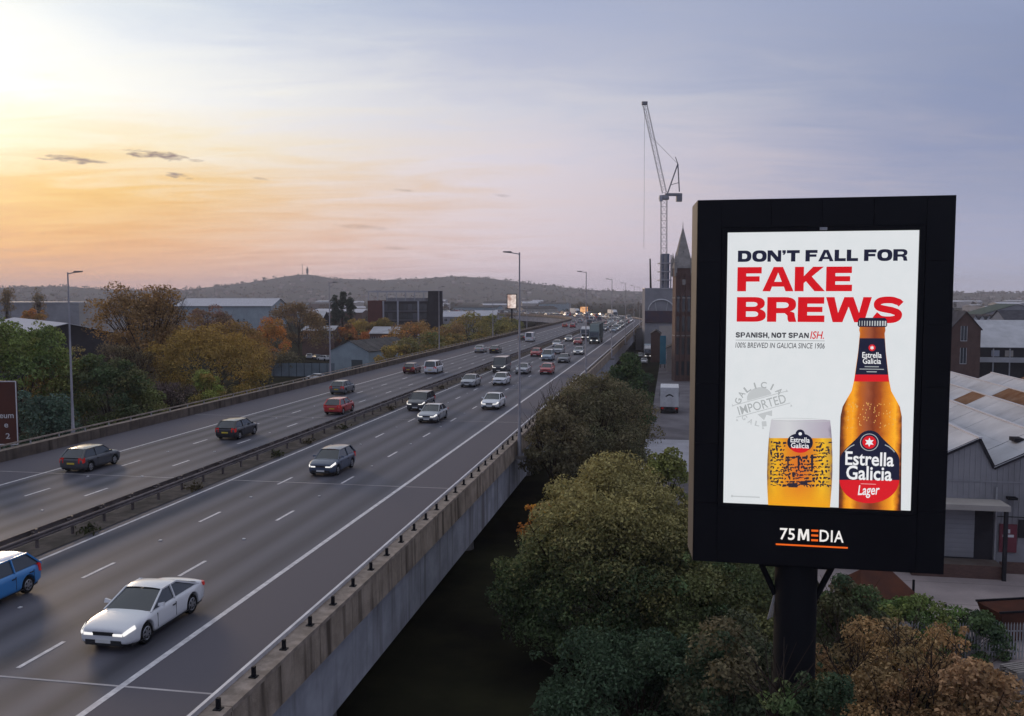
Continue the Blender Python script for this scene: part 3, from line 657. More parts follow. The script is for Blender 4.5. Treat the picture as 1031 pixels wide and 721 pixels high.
mb = MB(); mb.add([(.05*SW,.0235*SH,.004),(.2*SW,.0235*SH,.004),(.2*SW,.028*SH,.004),(.05*SW,.028*SH,.004)], [(0,1,2,3)]); polyfill(mb, [sup(.048*SW,.026*SH,.035,.035,12,2)], .004); pr('small_print', mb.mesh('small_print', E_LGREY))
# the stamp
scx, scy = XY(768.5, 407); mb = MB(); px_m = SW/191
rot = R(17)
def rt(x, y): return scx+(x*math.cos(rot)-y*math.sin(rot))*px_m, scy+(x*math.sin(rot)+y*math.cos(rot))*px_m
for yy in (7.4, -5.8):
    polyfill(mb, [[(-29,yy),(29,yy),(29,yy+.9),(-29,yy+.9)]], .004, rt)
polyfill(mb, [sup(0,8.8,13,11,16,2,.0,math.pi,True)], .004, rt); polyfill(mb, [[(-7,-8),(9,-8),(7,-14),(2,-11),(-2,-16)]], .004, rt)
for a in (20, 160, 200, 340, 260): polyfill(mb, [[(31*math.cos(R(a))-1.2,24*math.sin(R(a))-1.2),(31*math.cos(R(a))+1.2,24*math.sin(R(a))-1.2),(31*math.cos(R(a)),24*math.sin(R(a))+1.6)]], .004, rt)
pr('stamp', mb.mesh('stamp', E_LGREY))
a = rt(-25,-4.2); im = text_mesh('IMPORTED', scx-25.5*px_m, scx+25.5*px_m, scy-4.0*px_m, scy+5.6*px_m, .005, E_GREY, .006, rot=rot); pr('stamp', im)
for ch, ang_ in zip('GALICIA', np.linspace(152, 28, 7)):
    q = R(ang_)+rot; cxx, cyy = scx+25*px_m*math.cos(q), scy+22*px_m*math.sin(q)
    pr('stamp', text_mesh(ch, cxx-3*px_m, cxx+3*px_m, cyy-3.4*px_m, cyy+3.4*px_m, .005, E_GREY if ch != 'I' else E_LGREY, .02, rot=q-math.pi/2) if ch != 'I' else text_mesh(ch, cxx-.8*px_m, cxx+.8*px_m, cyy-3.4*px_m, cyy+3.4*px_m, .005, E_GREY, .02, rot=q-math.pi/2))
for ch, ang_ in zip('PICIA', (205, 225, 243, 260, 278)[:5]):
    q = R(ang_)+rot; cxx, cyy = scx+24*px_m*math.cos(q), scy+20*px_m*math.sin(q)
    if ang_ < 262: pr('stamp', text_mesh({205:'G',225:'A',243:'L',260:'I'}[ang_], cxx-2.4*px_m, cxx+2.4*px_m, cyy-2.8*px_m, cyy+2.8*px_m, .005, E_LGREY, .02, rot=q+math.pi/2))
def gradmat(name, stops, x0, x1, vertical=None):   # picture of a bottle: its printed colours across its width
    m = bpy.data.materials.new(name); m.use_nodes = True; t = m.node_tree; b = t.nodes['Principled BSDF']
    c = N('ShaderNodeTexCoord', t); s_ = N('ShaderNodeSeparateXYZ', t); L(c.outputs['Object'], s_.inputs[0], t)
    f = M_('DIVIDE', M_('SUBTRACT', s_.outputs[0], x0, tree=t), x1-x0, tree=t, clamp=True)
    n = N('ShaderNodeTexNoise', t); n.inputs['Scale'].default_value = 5; n.inputs['Detail'].default_value = 6; L(c.outputs['Object'], n.inputs['Vector'], t)
    f = M_('ADD', f, M_('MULTIPLY', M_('SUBTRACT', n.outputs[0], .5, tree=t), .10, tree=t), tree=t)
    col = ramp(f, stops, t)
    if vertical: col = mixc(M_('MULTIPLY', M_('SUBTRACT', M_('DIVIDE', M_('SUBTRACT', s_.outputs[1], vertical[0], tree=t), vertical[1]-vertical[0], tree=t, clamp=True), 0.0, tree=t), vertical[3], tree=t, clamp=True), col, vertical[2], t)
    L(col, b.inputs['Emission Color'], t); b.inputs['Emission Strength'].default_value = ES; b.inputs['Base Color'].default_value = (.01,.01,.01,1); return m
# bottle outline
hw = [(319,14),(326,14.3),(327.5,12.6),(331,13.0),(334,12.2),(352,13.6),(381,17.2),(392,19.5),(400,24),(408,28.2),(418,30.2),(440,30.5),(514.5,30.6)]
bxc = lambda y: 879 - (y-319)/195*1.0
def outline(rows_): return [XY(bxc(y)-w, y) for y, w in rows_]+[XY(bxc(y)+w, y) for y, w in rows_[::-1]]
bl, br = XY(bxc(460)-30.6, 460)[0], XY(bxc(460)+30.6, 460)[0]
AMB = [(0,(.06,.018,.008)),(.05,(.22,.05,.006)),(.12,(.85,.30,.01)),(.20,(.95,.38,.015)),(.30,(.50,.12,.008)),(.42,(.34,.085,.03)),(.52,(.20,.035,.01)),(.64,(.36,.07,.008)),(.78,(.80,.27,.01)),(.88,(1.0,.44,.02)),(.94,(.62,.18,.008)),(.98,(.14,.03,.006)),(1,(.05,.015,.01))]
mb = MB(); polyfill(mb, [outline(hw[2:])], .006); pr('bottle_picture', mb.mesh('bottle_picture', gradmat('print_amber', AMB, bl, br)))
cap = outline([(318.5,12.5),(320.5,14.2),(326,14.6),(327.6,13.4)]); mb = MB(); polyfill(mb, [cap], .009); pr('bottle_cap', mb.mesh('bottle_cap', E_NAVY))
mb = MB()
for k in range(-5, 6):
    q0 = XY(bxc(324)+k*2.5-.5, 321.5); q1 = XY(bxc(324)+k*2.6+.5, 326.5); polyfill(mb, [[q0,(q1[0],q0[1]),q1,(q0[0],q1[1])]], .011)
pr('bottle_cap', mb.mesh('bottle_cap', E_LGREY))
def band(ya, yb2, inset, m, z):
    rs = [(ya, np.interp(ya,[h[0] for h in hw],[h[1] for h in hw])-inset), ((ya+yb2)/2, np.interp((ya+yb2)/2,[h[0] for h in hw],[h[1] for h in hw])-inset), (yb2, np.interp(yb2,[h[0] for h in hw],[h[1] for h in hw])-inset)]
    mb = MB(); polyfill(mb, [outline(rs)], z); pr('neck_label', mb.mesh('neck_label', m))
band(339, 376, .3, E_NAVY, .008); band(375.5, 382.5, .2, E_REDL, .009)
mb = MB(); q = XY(bxc(348), 348.5); polyfill(mb, [sup(*q, .09,.09,16,2)], .011); pr('neck_label', mb.mesh('neck_label', E_REDL))
def star(c, r, z, name, n=6):
    mb = MB(); polyfill(mb, [[(c[0]+(r if k % 2 == 0 else r*.5)*math.cos(math.pi*k/n+math.pi/2), c[1]+(r if k % 2 == 0 else r*.5)*math.sin(math.pi*k/n+math.pi/2)) for k in range(2*n)]], z); pr(name, mb.mesh(name, E_WHITE))
star(q, .06, .013, 'neck_label')
for wd, ya, yb2, hw2 in (('Estrella', 353, 358.6, 9.6), ('Galicia', 359, 364.6, 9)):
    pr('neck_label', text_mesh(wd, *fitbox(bxc(355)-hw2, yb2, bxc(355)+hw2, ya), .012, E_WHITE, .015))
for yy, hw2 in ((367.5, 7), (370, 12), (372.6, 5)):
    q0 = XY(bxc(yy)-hw2, yy-.5); q1 = XY(bxc(yy)+hw2, yy+.5); mb = MB(); polyfill(mb, [[q0,(q1[0],q0[1]),q1,(q0[0],q1[1])]], .012); pr('neck_label', mb.mesh('neck_label', E_GREY))
# main label: disc with a raised crown, navy over red
lcx = 877.4
def lab_w(y):
    if y < 446: return math.sqrt(max(0, 12.6**2-(y-444.5)**2)) if y < 438.5 else max(11.2, 11.2+(y-438.5)*1.0)
    if y < 462: return 18.7+ (29.2-18.7)*math.sin(min(1,(y-446)/16)*math.pi/2)
    if y < 482: return 29.4
    return 29.4*math.sqrt(max(0, 1-((y-482)/24.5)**2))
ys = [432+.01]+list(np.arange(433, 506.4, 1.5))+[506.3]
def lab(ya, yb2, m, z):
    yy = [y for y in ys if ya <= y <= yb2]; mb = MB(); polyfill(mb, [[XY(lcx-lab_w(y), y) for y in yy]+[XY(lcx+lab_w(y), y) for y in yy[::-1]]], z); pr('bottle_label', mb.mesh('bottle_label', m))
lab(430, 483.5, E_NAVY, .008); lab(482, 507, E_REDL, .009)
q = XY(lcx-.3, 444); mb = MB(); polyfill(mb, [sup(*q,.235,.235,28,2), sup(*q,.215,.215,28,2)], .011); pr('bottle_label', mb.mesh('bottle_label', E_GREY))
mb = MB(); polyfill(mb, [sup(*q,.175,.175,24,2)], .011); pr('bottle_label', mb.mesh('bottle_label', E_REDL)); star(q, .125, .013, 'bottle_label')
pr('bottle_label', text_mesh('Estrella', *fitbox(853.5, 467.3, 901.5, 454.6), .012, E_WHITE, .02)); pr('bottle_label', text_mesh('Galicia', *fitbox(854.5, 482.0, 899.8, 468.9), .012, E_WHITE, .02))
pr('bottle_label', text_mesh('Lager', *fitbox(866, 500.5, 888, 488), .012, E_WHITE, .015, shear=.25, rot=R(4)))
for (xa, xb, yy, rr) in ((869, 884, 486.6, 0), (862, 892, 501.8, 0)):
    q0 = XY(xa, yy-.6); q1 = XY(xb, yy+.6); mb = MB(); polyfill(mb, [[q0,(q1[0],q0[1]),q1,(q0[0],q1[1])]], .012); pr('bottle_label', mb.mesh('bottle_label', emat('print_pink', (.8,.4,.4), ES)))
for sg in (-1, 1):
    mb = MB(); pts = [XY(lcx+sg*x, y) for x, y in ((15,446.5),(19,448.5),(22.5,451.5),(24.5,454))]; polyfill(mb, [stroke(pts, .025)], .012); pr('bottle_label', mb.mesh('bottle_label', E_GREY))
# condensation specks on the shoulder
mb = MB()
for k in range(70):
    y = random.uniform(404, 430); x = random.uniform(-25, 25); 
    if abs(x) < np.interp(y,[h[0] for h in hw],[h[1] for h in hw])-3: q = XY(878+x, y); polyfill(mb, [sup(*q, .012, .02, 6, 2)], .0085)
pr('bottle_picture', mb.mesh('bottle_picture', emat('print_drops', (.75,.42,.12), ES)))
# beer glass
ghw = [(421.5,29.8),(430,30.9),(442,32),(458,32.8),(475,33.1),(490,32.6),(510.8,31.2)]
gx = lambda y: 808.2-(y-421)/90*.6
def gout(rs): return [XY(gx(y)-w, y) for y, w in rs]+[XY(gx(y)+w, y) for y, w in rs[::-1]]
gl, gr = XY(808-33, 460)[0], XY(808+33, 460)[0]
BEER = [(0,(.18,.09,.05)),(.035,(.55,.28,.02)),(.12,(.82,.44,.012)),(.3,(.72,.24,.012)),(.5,(.68,.15,.015)),(.68,(.68,.22,.012)),(.85,(.88,.50,.018)),(.965,(.55,.30,.03)),(1,(.2,.12,.1))]
mb = MB(); polyfill(mb, [gout(ghw)], .006); pr('glass_picture', mb.mesh('glass_picture', gradmat('print_beer', BEER, gl, gr, (XY(808,480)[1], XY(808,509)[1], (.85,.36,.008), 1.0))))
FOAM = [(0,(.12,.12,.14)),(.04,(.55,.54,.58)),(.3,(.62,.62,.64)),(.6,(.5,.48,.54)),(.93,(.42,.37,.45)),(1,(.16,.14,.18))]
mb = MB(); polyfill(mb, [gout([(421.5,29.8),(430,30.9),(440,31.85)])], .008); pr('glass_picture', mb.mesh('glass_picture', gradmat('print_foam', FOAM, gl, gr)))
q = XY(808.2, 421.6); mb = MB(); polyfill(mb, [sup(*q, 29.8*px_m, 2.1*px_m, 30, 2), sup(*q, 29.0*px_m, 1.5*px_m, 30, 2)], .010); pr('glass_picture', mb.mesh('glass_picture', E_LGREY))
mb = MB(); rr = random.Random(4)       # the dark motifs etched on the glass
for r_ in range(13):
    y = 445+r_*3.6
    x = -29.5
    while x < 29:
        wv = rr.uniform(1.2, 4.6); inner = abs(x) < 14
        if not (y < 458 and abs(x+wv/2) < 15) and rr.random() < .93:
            kind = rr.random(); hh = rr.uniform(.8, 2.9)
            q = XY(808+x, y+rr.uniform(-.8,.8)); w_, h_ = wv*px_m, hh*px_m
            if kind < .35: polyfill(mb, [[(q[0],q[1]-h_/2),(q[0]+w_,q[1]-h_/2+.02),(q[0]+w_*.9,q[1]+h_/2),(q[0]+w_*.1,q[1]+h_/2)]], .008)
            elif kind < .7:
                a = rr.uniform(-1.4,1.4); dxx, dyy = math.cos(a)*w_*.6, math.sin(a)*w_*.6
                polyfill(mb, [stroke([(q[0]-dxx*.2,q[1]-dyy),(q[0]+dxx*.5,q[1]+.01),(q[0]+dxx,q[1]+dyy)], [.03,.06,.02])], .008)
            else: polyfill(mb, [stroke([(q[0]+w_*.5+w_*.45*math.cos(k*.9), q[1]+h_*.5*math.sin(k*.9)) for k in range(6)], .03)], .008)
        x += wv*rr.uniform(.75, 1.1)
for (xa, ya, w_, h_) in ((-13,459,1.8,14),(-9,459,4,2),(-2.5,458,2.2,15),(2,459,4,2.2),(4,470,4,2),(11,457,2.4,16),(-12,486,10,4.4),(0,484,8,4),(-8,475,3,5)):
    q0 = XY(808+xa, ya); q1 = XY(808+xa+w_, ya+h_); polyfill(mb, [[q0,(q1[0],q0[1]+.02),q1,(q0[0]+.02,q1[1])]], .0085)
pr('glass_picture', mb.mesh('glass_picture', emat('print_motif', (.025,.02,.035), ES)))
q = XY(808, 444.5); mb = MB(); polyfill(mb, [sup(*q, .335, .25, 30, 2.2)], .010); polyfill(mb, [sup(q[0], q[1]+.24, .12, .12, 16, 2)], .0105); pr('glass_badge', mb.mesh('glass_badge', E_NAVY))
mb = MB(); polyfill(mb, [sup(q[0], q[1]-.14, .24, .14, 16, 2, math.pi, 2*math.pi, True)], .0115); pr('glass_badge', mb.mesh('glass_badge', E_REDL))
mb = MB(); polyfill(mb, [sup(q[0], q[1]+.24, .045, .045, 12, 2)], .0125); pr('glass_badge', mb.mesh('glass_badge', E_WHITE))
pr('glass_badge', text_mesh('Estrella', q[0]-.25, q[0]+.25, q[1]-.0, q[1]+.145, .013, E_WHITE, .015)); pr('glass_badge', text_mesh('Galicia', q[0]-.235, q[0]+.235, q[1]-.155, q[1]-.012, .013, E_WHITE, .015))
# owner's name below the screen, lit letters on the cladding
E_LIT = emat('lit_letter_white', (.85,.82,.8), 1.0); E_LITO = emat('lit_letter_orange', (.85,.13,.01), 1.0)
def onface(name, me, off=f0-.036):
    o = put(name, me, bb); o.matrix_local = Matrix.Translation((0, off, BZ)) @ Matrix.Rotation(math.pi/2, 4, 'X'); return o
def fc(px, py):     # pixel on the front face -> local x, z about the centre
    xx = (px-(698+ (565-py)/362*4))/( (952+(578-py)/383*9)-(698+(565-py)/362*4)); yt = 203-(px-702)/259*8; yb_ = 565+(px-698)/254*13
    return (xx-.5)*BW, (.5-(py-yt)/(yb_-yt))*BH
a0 = fc(789, 537.5); 
def lit(body, pa, pb, ya, yb2, m): 
    p, q = fc(pa, yb2), fc(pb, ya); onface('lettering', text_mesh(body, p[0], q[0], p[1], q[1], .004, m, .022))
zb, zt_ = fc(810, 543.5)[1], fc(810, 531.5)[1]
xx = lambda p: fc(p, 538)[0]
for body, pa, pb in (('75', 789, 804.3), ('D', 829.5, 838.8), ('I', 840.8, 842.6), ('A', 844, 853.6)):
    onface('lettering', text_mesh(body, xx(pa), xx(pb), zb, zt_, .004, E_LIT, .012))
mM = MB(); ma, mw_, mh = xx(807.2), xx(819.2)-xx(807.2), zt_-zb
polyfill(mM, [[(0,0),(.06,1),(.30,1),(.5,.42),(.70,1),(.94,1),(1,0),(.80,0),(.77,.66),(.58,.08),(.42,.08),(.23,.66),(.20,0)]], .004, lambda a, b: (ma+a*mw_, zb+b*mh))
onface('lettering', mM.mesh('lettering', E_LIT))
mb = MB()
for k in range(3):
    z0_ = zb+(zt_-zb)*(.0+.41*k); mb.add([(xx(821),z0_,.004),(xx(828),z0_,.004),(xx(828),z0_+.055,.004),(xx(821),z0_+.055,.004)], [(0,1,2,3)])
onface('lettering', mb.mesh('lettering', E_LITO))
zz = fc(820, 549)[1]; onface('underline', MB().add([(xx(785),zz-.022,.004),(xx(858),zz-.022,.004),(xx(858),zz+.022,.004),(xx(785),zz+.022,.004)], [(0,1,2,3)]).mesh('underline', E_LITO))
zbot = BZ-BH/2; pcx = fc(809, 570)[0]
put('pole', MB().lathe([(0,0),(.85,0),(.85,.12),(.58,.14),(.58,zbot-.3),(.58,zbot+.1),(0,zbot+.1)], 28).mesh('pole', M_DKSTEEL, 40), bb, (pcx,0,0))
put('base_plinth', MB().prism([(-1.3,-1.3),(1.3,-1.3),(1.3,1.3),(-1.3,1.3)], -.2, .1).mesh('base_plinth', M_CONC2), bb, (pcx,0,0))
for sg in (-1, 1): put('strut', MB().tube([(pcx+sg*.5,0,zbot-1.15),(pcx+sg*1.05,0,zbot+.05)], .085, 10).mesh('strut', M_DKSTEEL, 50), bb)
for k in range(3): put('cable', MB().tube([(pcx-.62-.07*k,-.1*k,zbot-1.7),(pcx-.5-.05*k,-.1*k,zbot-1.0)], .022, 6).mesh('cable', M_GALV, 50), bb)
put('crosshead', MB().box(pcx-.9,pcx+.9,-.4,.4,zbot-.12,zbot-.003).mesh('crosshead', M_DKSTEEL), bb)

# ------------------------------------------------------------------ vehicles
KIT = dict(
 hatch = dict(L=4.1, W=1.78, H=1.48, wb=2.55, belt=.95, nose=.80, hood=.97, boot=.98, xa=1.02, xb=.30, xc=-1.45, xd=-1.98, r=.31),
 saloon= dict(L=4.6, W=1.83, H=1.44, wb=2.78, belt=.93, nose=.76, hood=.94, boot=1.0, xa=1.05, xb=.22, xc=-.98, xd=-1.74, r=.32),
 coupe = dict(L=4.75,W=1.86, H=1.40, wb=2.84, belt=.93, nose=.76, hood=.93, boot=.99, xa=1.02, xb=.10, xc=-.72, xd=-1.88, r=.34),
 suv   = dict(L=4.5, W=1.88, H=1.70, wb=2.68, belt=1.07, nose=.86, hood=1.08, boot=1.1, xa=1.12, xb=.42, xc=-1.7, xd=-2.18, r=.36),
 mpv   = dict(L=4.7, W=1.9, H=1.86, wb=2.9, belt=1.08, nose=.82, hood=1.08, boot=1.1, xa=1.55, xb=.72, xc=-2.05, xd=-2.3, r=.34),
 van   = dict(L=5.2, W=2.0, H=2.25, wb=3.2, belt=1.15, nose=.85, hood=1.15, boot=1.2, xa=2.1, xb=1.38, xc=-2.5, xd=-2.58, r=.35, panel=.55),
)
KM = {}
def subdivide(me):                     # round the panels off once, then shared by every copy
    o = bpy.data.objects.new('t', me); C.objects.link(o); md = o.modifiers.new('s', 'SUBSURF'); md.levels = md.render_levels = 1
    bpy.context.view_layer.update(); r = bpy.data.meshes.new_from_object(o.evaluated_get(bpy.context.evaluated_depsgraph_get())); bpy.data.objects.remove(o)
    r.shade_smooth(); r.set_sharp_from_angle(angle=R(45)); r.name = 'body'; return r
def car_meshes(kind):
    if kind in KM: return KM[kind]
    k = KIT[kind]; Lh, W2, H, r = k['L']/2, k['W']/2, k['H'], k['r']; ax = k['wb']/2; out = {}
    off = .08*k['L']/4.5; axles = (ax-off*.3, -ax-off*.3+.06)
    xs = set(np.round(np.linspace(-Lh+.09, Lh-.09, 16), 3))
    ra = r+.055
    for xc in axles:
        for a in np.linspace(0, math.pi, 11): xs.add(round(xc+ra*math.cos(a), 3))
        xs.add(round(xc+ra+.012, 3)); xs.add(round(xc-ra-.012, 3))
    xs = [-Lh, -Lh+.03]+sorted(xs)+[Lh-.03, Lh]
    tx = [-Lh, -Lh+.12, k['xd']-.05, k['xd']+.3, k['xa']-.3, k['xa'], k['xa']+.5, Lh-.25, Lh]
    tz = [k['boot']-.10, k['boot'], k['boot']+.02, k['belt']+.03, k['belt']+.03, k['hood'], k['hood']-.02, k['nose']+.08, k['nose']]
    dx_ = np.linspace(-Lh, Lh, 241); dt_ = np.interp(dx_, tx, tz); kn = np.hanning(31); kn /= kn.sum(); dt_ = np.convolve(np.pad(dt_, 15, mode='edge'), kn, 'valid')
    rows = []
    for x in xs:
        t = max(0, (x-(Lh-.75))/.75); q = max(0, (-x-(Lh-.6))/.6)
        w = W2*(1-.14*t**2-.08*q**2); top = float(np.interp(x, dx_, dt_)); bot = .2+.10*t**3+.12*q**2
        for xc in axles:
            if abs(x-xc) < ra: bot = max(bot, r+math.sqrt(ra*ra-(x-xc)**2))
        e = abs(abs(x)-Lh)
        if e < .005: w *= .90; top -= .08; bot += .06
        elif e < .035: w *= .955; top -= .035; bot += .02
        elif e < .12: w *= .985; top -= .01
        m = max(bot+.05, .52); sh = max(m+.04, top-.15)
        rows.append([(x,w-.05,bot),(x,w-.012,bot+.03),(x,w+.0,m),(x,w-.01,sh),(x,w-.06,top-.045),(x,w*.82,top-.005),(x,w*.42,top+.022),(x,0,top+.03)])
    mb = MB(); n = 15
    for rw in rows: mb.v += rw + [(x,-y,z) for x, y, z in rw[-2::-1]]
    for i in range(len(rows)-1):
        for j in range(n): mb.f.append((i*n+j, (i+1)*n+j, (i+1)*n+(j+1) % n, i*n+(j+1) % n))
    mb.f.append(tuple(range(n))); mb.f.append(tuple((len(rows)-1)*n+j for j in range(n))[::-1])
    mb.f = [f[::-1] for f in mb.f]
    out['body'] = subdivide(mb.mesh('body', None, 38))
    # cabin: glass panels, then the painted roof and pillars over them
    xa, xb, xc, xd, zb = k['xa'], k['xb'], k['xc'], k['xd'], k['belt']+.0; wb_, wt = W2-.085, W2-.27
    if kind == 'van': wt = W2-.14
    if kind in ('suv','mpv'): wt = W2-.22
    zr = H-.04; zd = k['boot']+.0
    def glass(name, pts): 
        m = MB(); m.add(pts, [tuple(range(len(pts)))]); out[name] = m.mesh(name, M_GLASS)
    def scr_grid(xA, zA, wA, xB, zB, wB, bow, name):
        m = MB(); nn = 8
        for i in range(5):
            t = i/4
            for j in range(nn+1):
                s_ = -1+2*j/nn; m.v.append((xA+(xB-xA)*t+bow*(1-s_*s_), s_*(wA+(wB-wA)*t), zA+(zB-zA)*t))
        for i in range(4):
            for j in range(nn): a = i*(nn+1)+j; m.f.append((a,a+1,a+nn+2,a+nn+1) if bow > 0 else (a,a+nn+1,a+nn+2,a+1))
        out[name] = m.mesh(name, M_GLASS, 60)
    scr_grid(xa, k['hood']-.0, wb_-.04, xb, zr, wt-.02, .10, 'windscreen')
    scr_grid(xd, zd-.0, wb_-.05, xc, zr, wt-.02, -.07, 'rear_window')
    for sg, nm in ((1,'side_window_a'), (-1,'side_window_b')):
        p = [(xa-.02,sg*wb_,zb),(xb-.02,sg*wt,zr),(xc+.02,sg*wt,zr),(xd+.02,sg*(wb_-.02),zb+.02)]
        if sg > 0: p = p[::-1]
        glass(nm, p)
    m = MB(); nn = 10; xsr = np.linspace(xb+.06, xc-.05, 9)
    for i, x in enumerate(xsr):
        t = i/8; arch = .035*math.sin(math.pi*t)-.015*t
        for j in range(nn+1):
            s_ = -1+2*j/nn; m.v.append((x, s_*(wt+.015), zr+.005+arch+.045*(1-abs(s_)**3)))
    for i in range(8):
        for j in range(nn): a = i*(nn+1)+j; m.f.append((a,a+nn+1,a+nn+2,a+1)[::-1])
    for sg in (1,-1):
        m.bar((xa+.05,sg*(wb_-.005),zb-.03),(xb+.02,sg*(wt+.002),zr+.01),  .055,.04)
        m.bar((xd-.02,sg*(wb_-.015),zb-.02),(xc-.0,sg*(wt+.004),zr+.01),.13 if kind != 'coupe' else .1,.06)
        xm = (xb+xc)/2-.02; m.bar((xm,sg*(wb_+.003),zb-.03),(xm,sg*(wt+.006),zr+.01),.085,.05, up=(1,0,0))
        m.bar((xb+.04,sg*(wt+.004),zr+.005),(xc-.02,sg*(wt+.004),zr+.005),.05,.05)
        if 'panel' in k:
            xp = k['panel']; p = [(xp,sg*(wb_+.035),zb-.1),(xd+.01,sg*(wb_+.035),zb-.1),(xc+.0,sg*(wt+.03),zr+.02),(xp,sg*(wt+.03),zr+.02)]
            m.add(p, [(0,1,2,3) if sg < 0 else (3,2,1,0)])
    if 'panel' in k: m.add([(xd-.03,-wb_,zb-.1),(xd-.03,wb_,zb-.1),(xc-.03,wt,zr+.02),(xc-.03,-wt,zr+.02)], [(0,1,2,3)]); 
    out['roof'] = m.mesh('roof', None, 50)
    w = MB().lathe([(.0,-.09),(r*.66,-.09),(r*.68,-.10),(r*.95,-.10),(r,-.07),(r,.07),(r*.95,.10),(r*.68,.10),(r*.66,.09),(0,.09)], 20, 'y'); out['wheel'] = w.mesh('wheel', M_TYRE, 40)
    w = MB()
    for sg in (-1, 1):
        w.lathe([(r*.66,sg*.092),(r*.6,sg*.105),(r*.56,sg*.094)], 20, 'y'); w.lathe([(r*.17,sg*.108),(.0,sg*.108)], 10, 'y')
        for q in range(6):
            a = q*math.pi/3; w.bar((0,sg*.1,0),(r*.6*math.cos(a),sg*.1,r*.6*math.sin(a)),.07,.015,up=(0,1,0))
    out['rim'] = w.mesh('rim', M_RIM)
    wn = W2*.83
    hz = k['nose']-.055
    hs = []
    for sg in (1,-1):
        hb = MB(); sel = [rw for rw in rows if Lh-.50 <= rw[0][0]]
        for rw in sel:
            for j_, f_ in ((3, .0), (4, .0)):
                q = Vector(rw[j_]); hb.v.append((q.x+.012, sg*(q.y*1.012+.004), q.z+(.01 if j_ == 4 else .025*(1-(Lh-q.x)/.5)-.01)))
        for a_ in range(len(sel)-1):
            f_ = (2*a_, 2*a_+1, 2*a_+3, 2*a_+2); hb.f.append(f_ if sg < 0 else f_[::-1])
        e_ = sel[-1]; zt_h, yo = e_[4][2], e_[4][1]
        hb.hexa([(Lh-.03, min(sg*yo*.52, sg*yo), zt_h-.085), (Lh+.014, min(sg*yo*.52, sg*yo), zt_h-.085), (Lh+.014, max(sg*yo*.52, sg*yo), zt_h-.085), (Lh-.03, max(sg*yo*.52, sg*yo), zt_h-.085),
                 (Lh-.03, min(sg*yo*.52, sg*yo), zt_h-.005), (Lh+.012, min(sg*yo*.52, sg*yo), zt_h-.015), (Lh+.012, max(sg*yo*.52, sg*yo), zt_h-.015), (Lh-.03, max(sg*yo*.52, sg*yo), zt_h-.005)])
        out['headlight_a' if sg > 0 else 'headlight_b'] = hb.mesh('headlight', M_HEADL)
        wr = W2*.9; tz_ = k['boot']-.16
        tall = .16 if kind in ('saloon','coupe') else .36
        p = [(-Lh-.012,sg*wr*.66,tz_-tall*.5),(-Lh+.14,sg*wr*.66,tz_-tall*.5),(-Lh+.22,sg*(wr+.075),tz_-tall*.4),(-Lh+.06,sg*(wr+.04),tz_-tall*.5),(-Lh-.0,sg*wr*.66,tz_+tall*.4),(-Lh+.14,sg*wr*.66,tz_+tall*.4),(-Lh+.24,sg*(wr+.06),tz_+tall*.45),(-Lh+.1,sg*(wr+.03),tz_+tall*.45)]
        if sg > 0: p = [p[i] for i in (0,3,2,1,4,7,6,5)]
        out['tail_light_a' if sg > 0 else 'tail_light_b'] = MB().hexa(p).mesh('tail_light', M_TAIL)
        out['mirror_a' if sg > 0 else 'mirror_b'] = MB().hexa([(xa-.42,sg*(W2-.06),zb+.06),(xa-.32,sg*(W2-.06),zb+.06),(xa-.30,sg*(W2+.15),zb+.06),(xa-.40,sg*(W2+.15),zb+.06),(xa-.42,sg*(W2-.06),zb+.13),(xa-.34,sg*(W2-.06),zb+.15),(xa-.33,sg*(W2+.14),zb+.19),(xa-.40,sg*(W2+.14),zb+.19)]).mesh('mirror')
    out['grille'] = MB().box(Lh-.06, Lh+.010, -wn*.46, wn*.46, k['nose']-.19, k['nose']-.08).box(Lh-.08, Lh+.006, -wn*.80, wn*.80, .25, .42).mesh('grille', M_TRIM)
    out['front_plate'] = MB().box(Lh, Lh+.02, -.26, .26, .33, .44).mesh('number_plate', M_PLATEW)
    out['rear_plate'] = MB().box(-Lh-.02, -Lh, -.26, .26, .56, .67).mesh('number_plate', M_PLATEY)
    out['sill'] = MB().box(-Lh+.25, Lh-.25, -W2+.09, W2-.09, .19, .3).mesh('underbody', M_TRIM)
    sm_ = MB()
    for sg in (1,-1):
        for x in (xa-.22, (xb+xc)/2) + (() if kind in ('coupe','van') else ((xb+xc)/2-.95,)): sm_.box(x-.008, x+.008, min(sg*(W2-.03),sg*(W2+.003)), max(sg*(W2-.03),sg*(W2+.003)), .34, zb-.13)
        for x in ((xb+xc)/2+.12,) + (() if kind in ('coupe','van') else ((xb+xc)/2-.80,)): sm_.box(x-.09, x+.09, min(sg*(W2-.02),sg*(W2+.03)), max(sg*(W2-.02),sg*(W2+.03)), zb-.2, zb-.17)
        sm_.box(xs[4], xs[-5], min(sg*(W2-.06),sg*(W2-.005)), max(sg*(W2-.06),sg*(W2-.005)), .215, .235)
    out['seam'] = sm_.mesh('door_seam', M_TRIM)
    out['axles'] = axles; KM[kind] = out; return out
PM = {}
def painted(me, kind, part, colour):
    key = (kind, part, colour)
    if key not in PM:
        c = me.copy(); c.materials.clear(); c.materials.append(PAINT[colour]); PM[key] = c
    return PM[key]
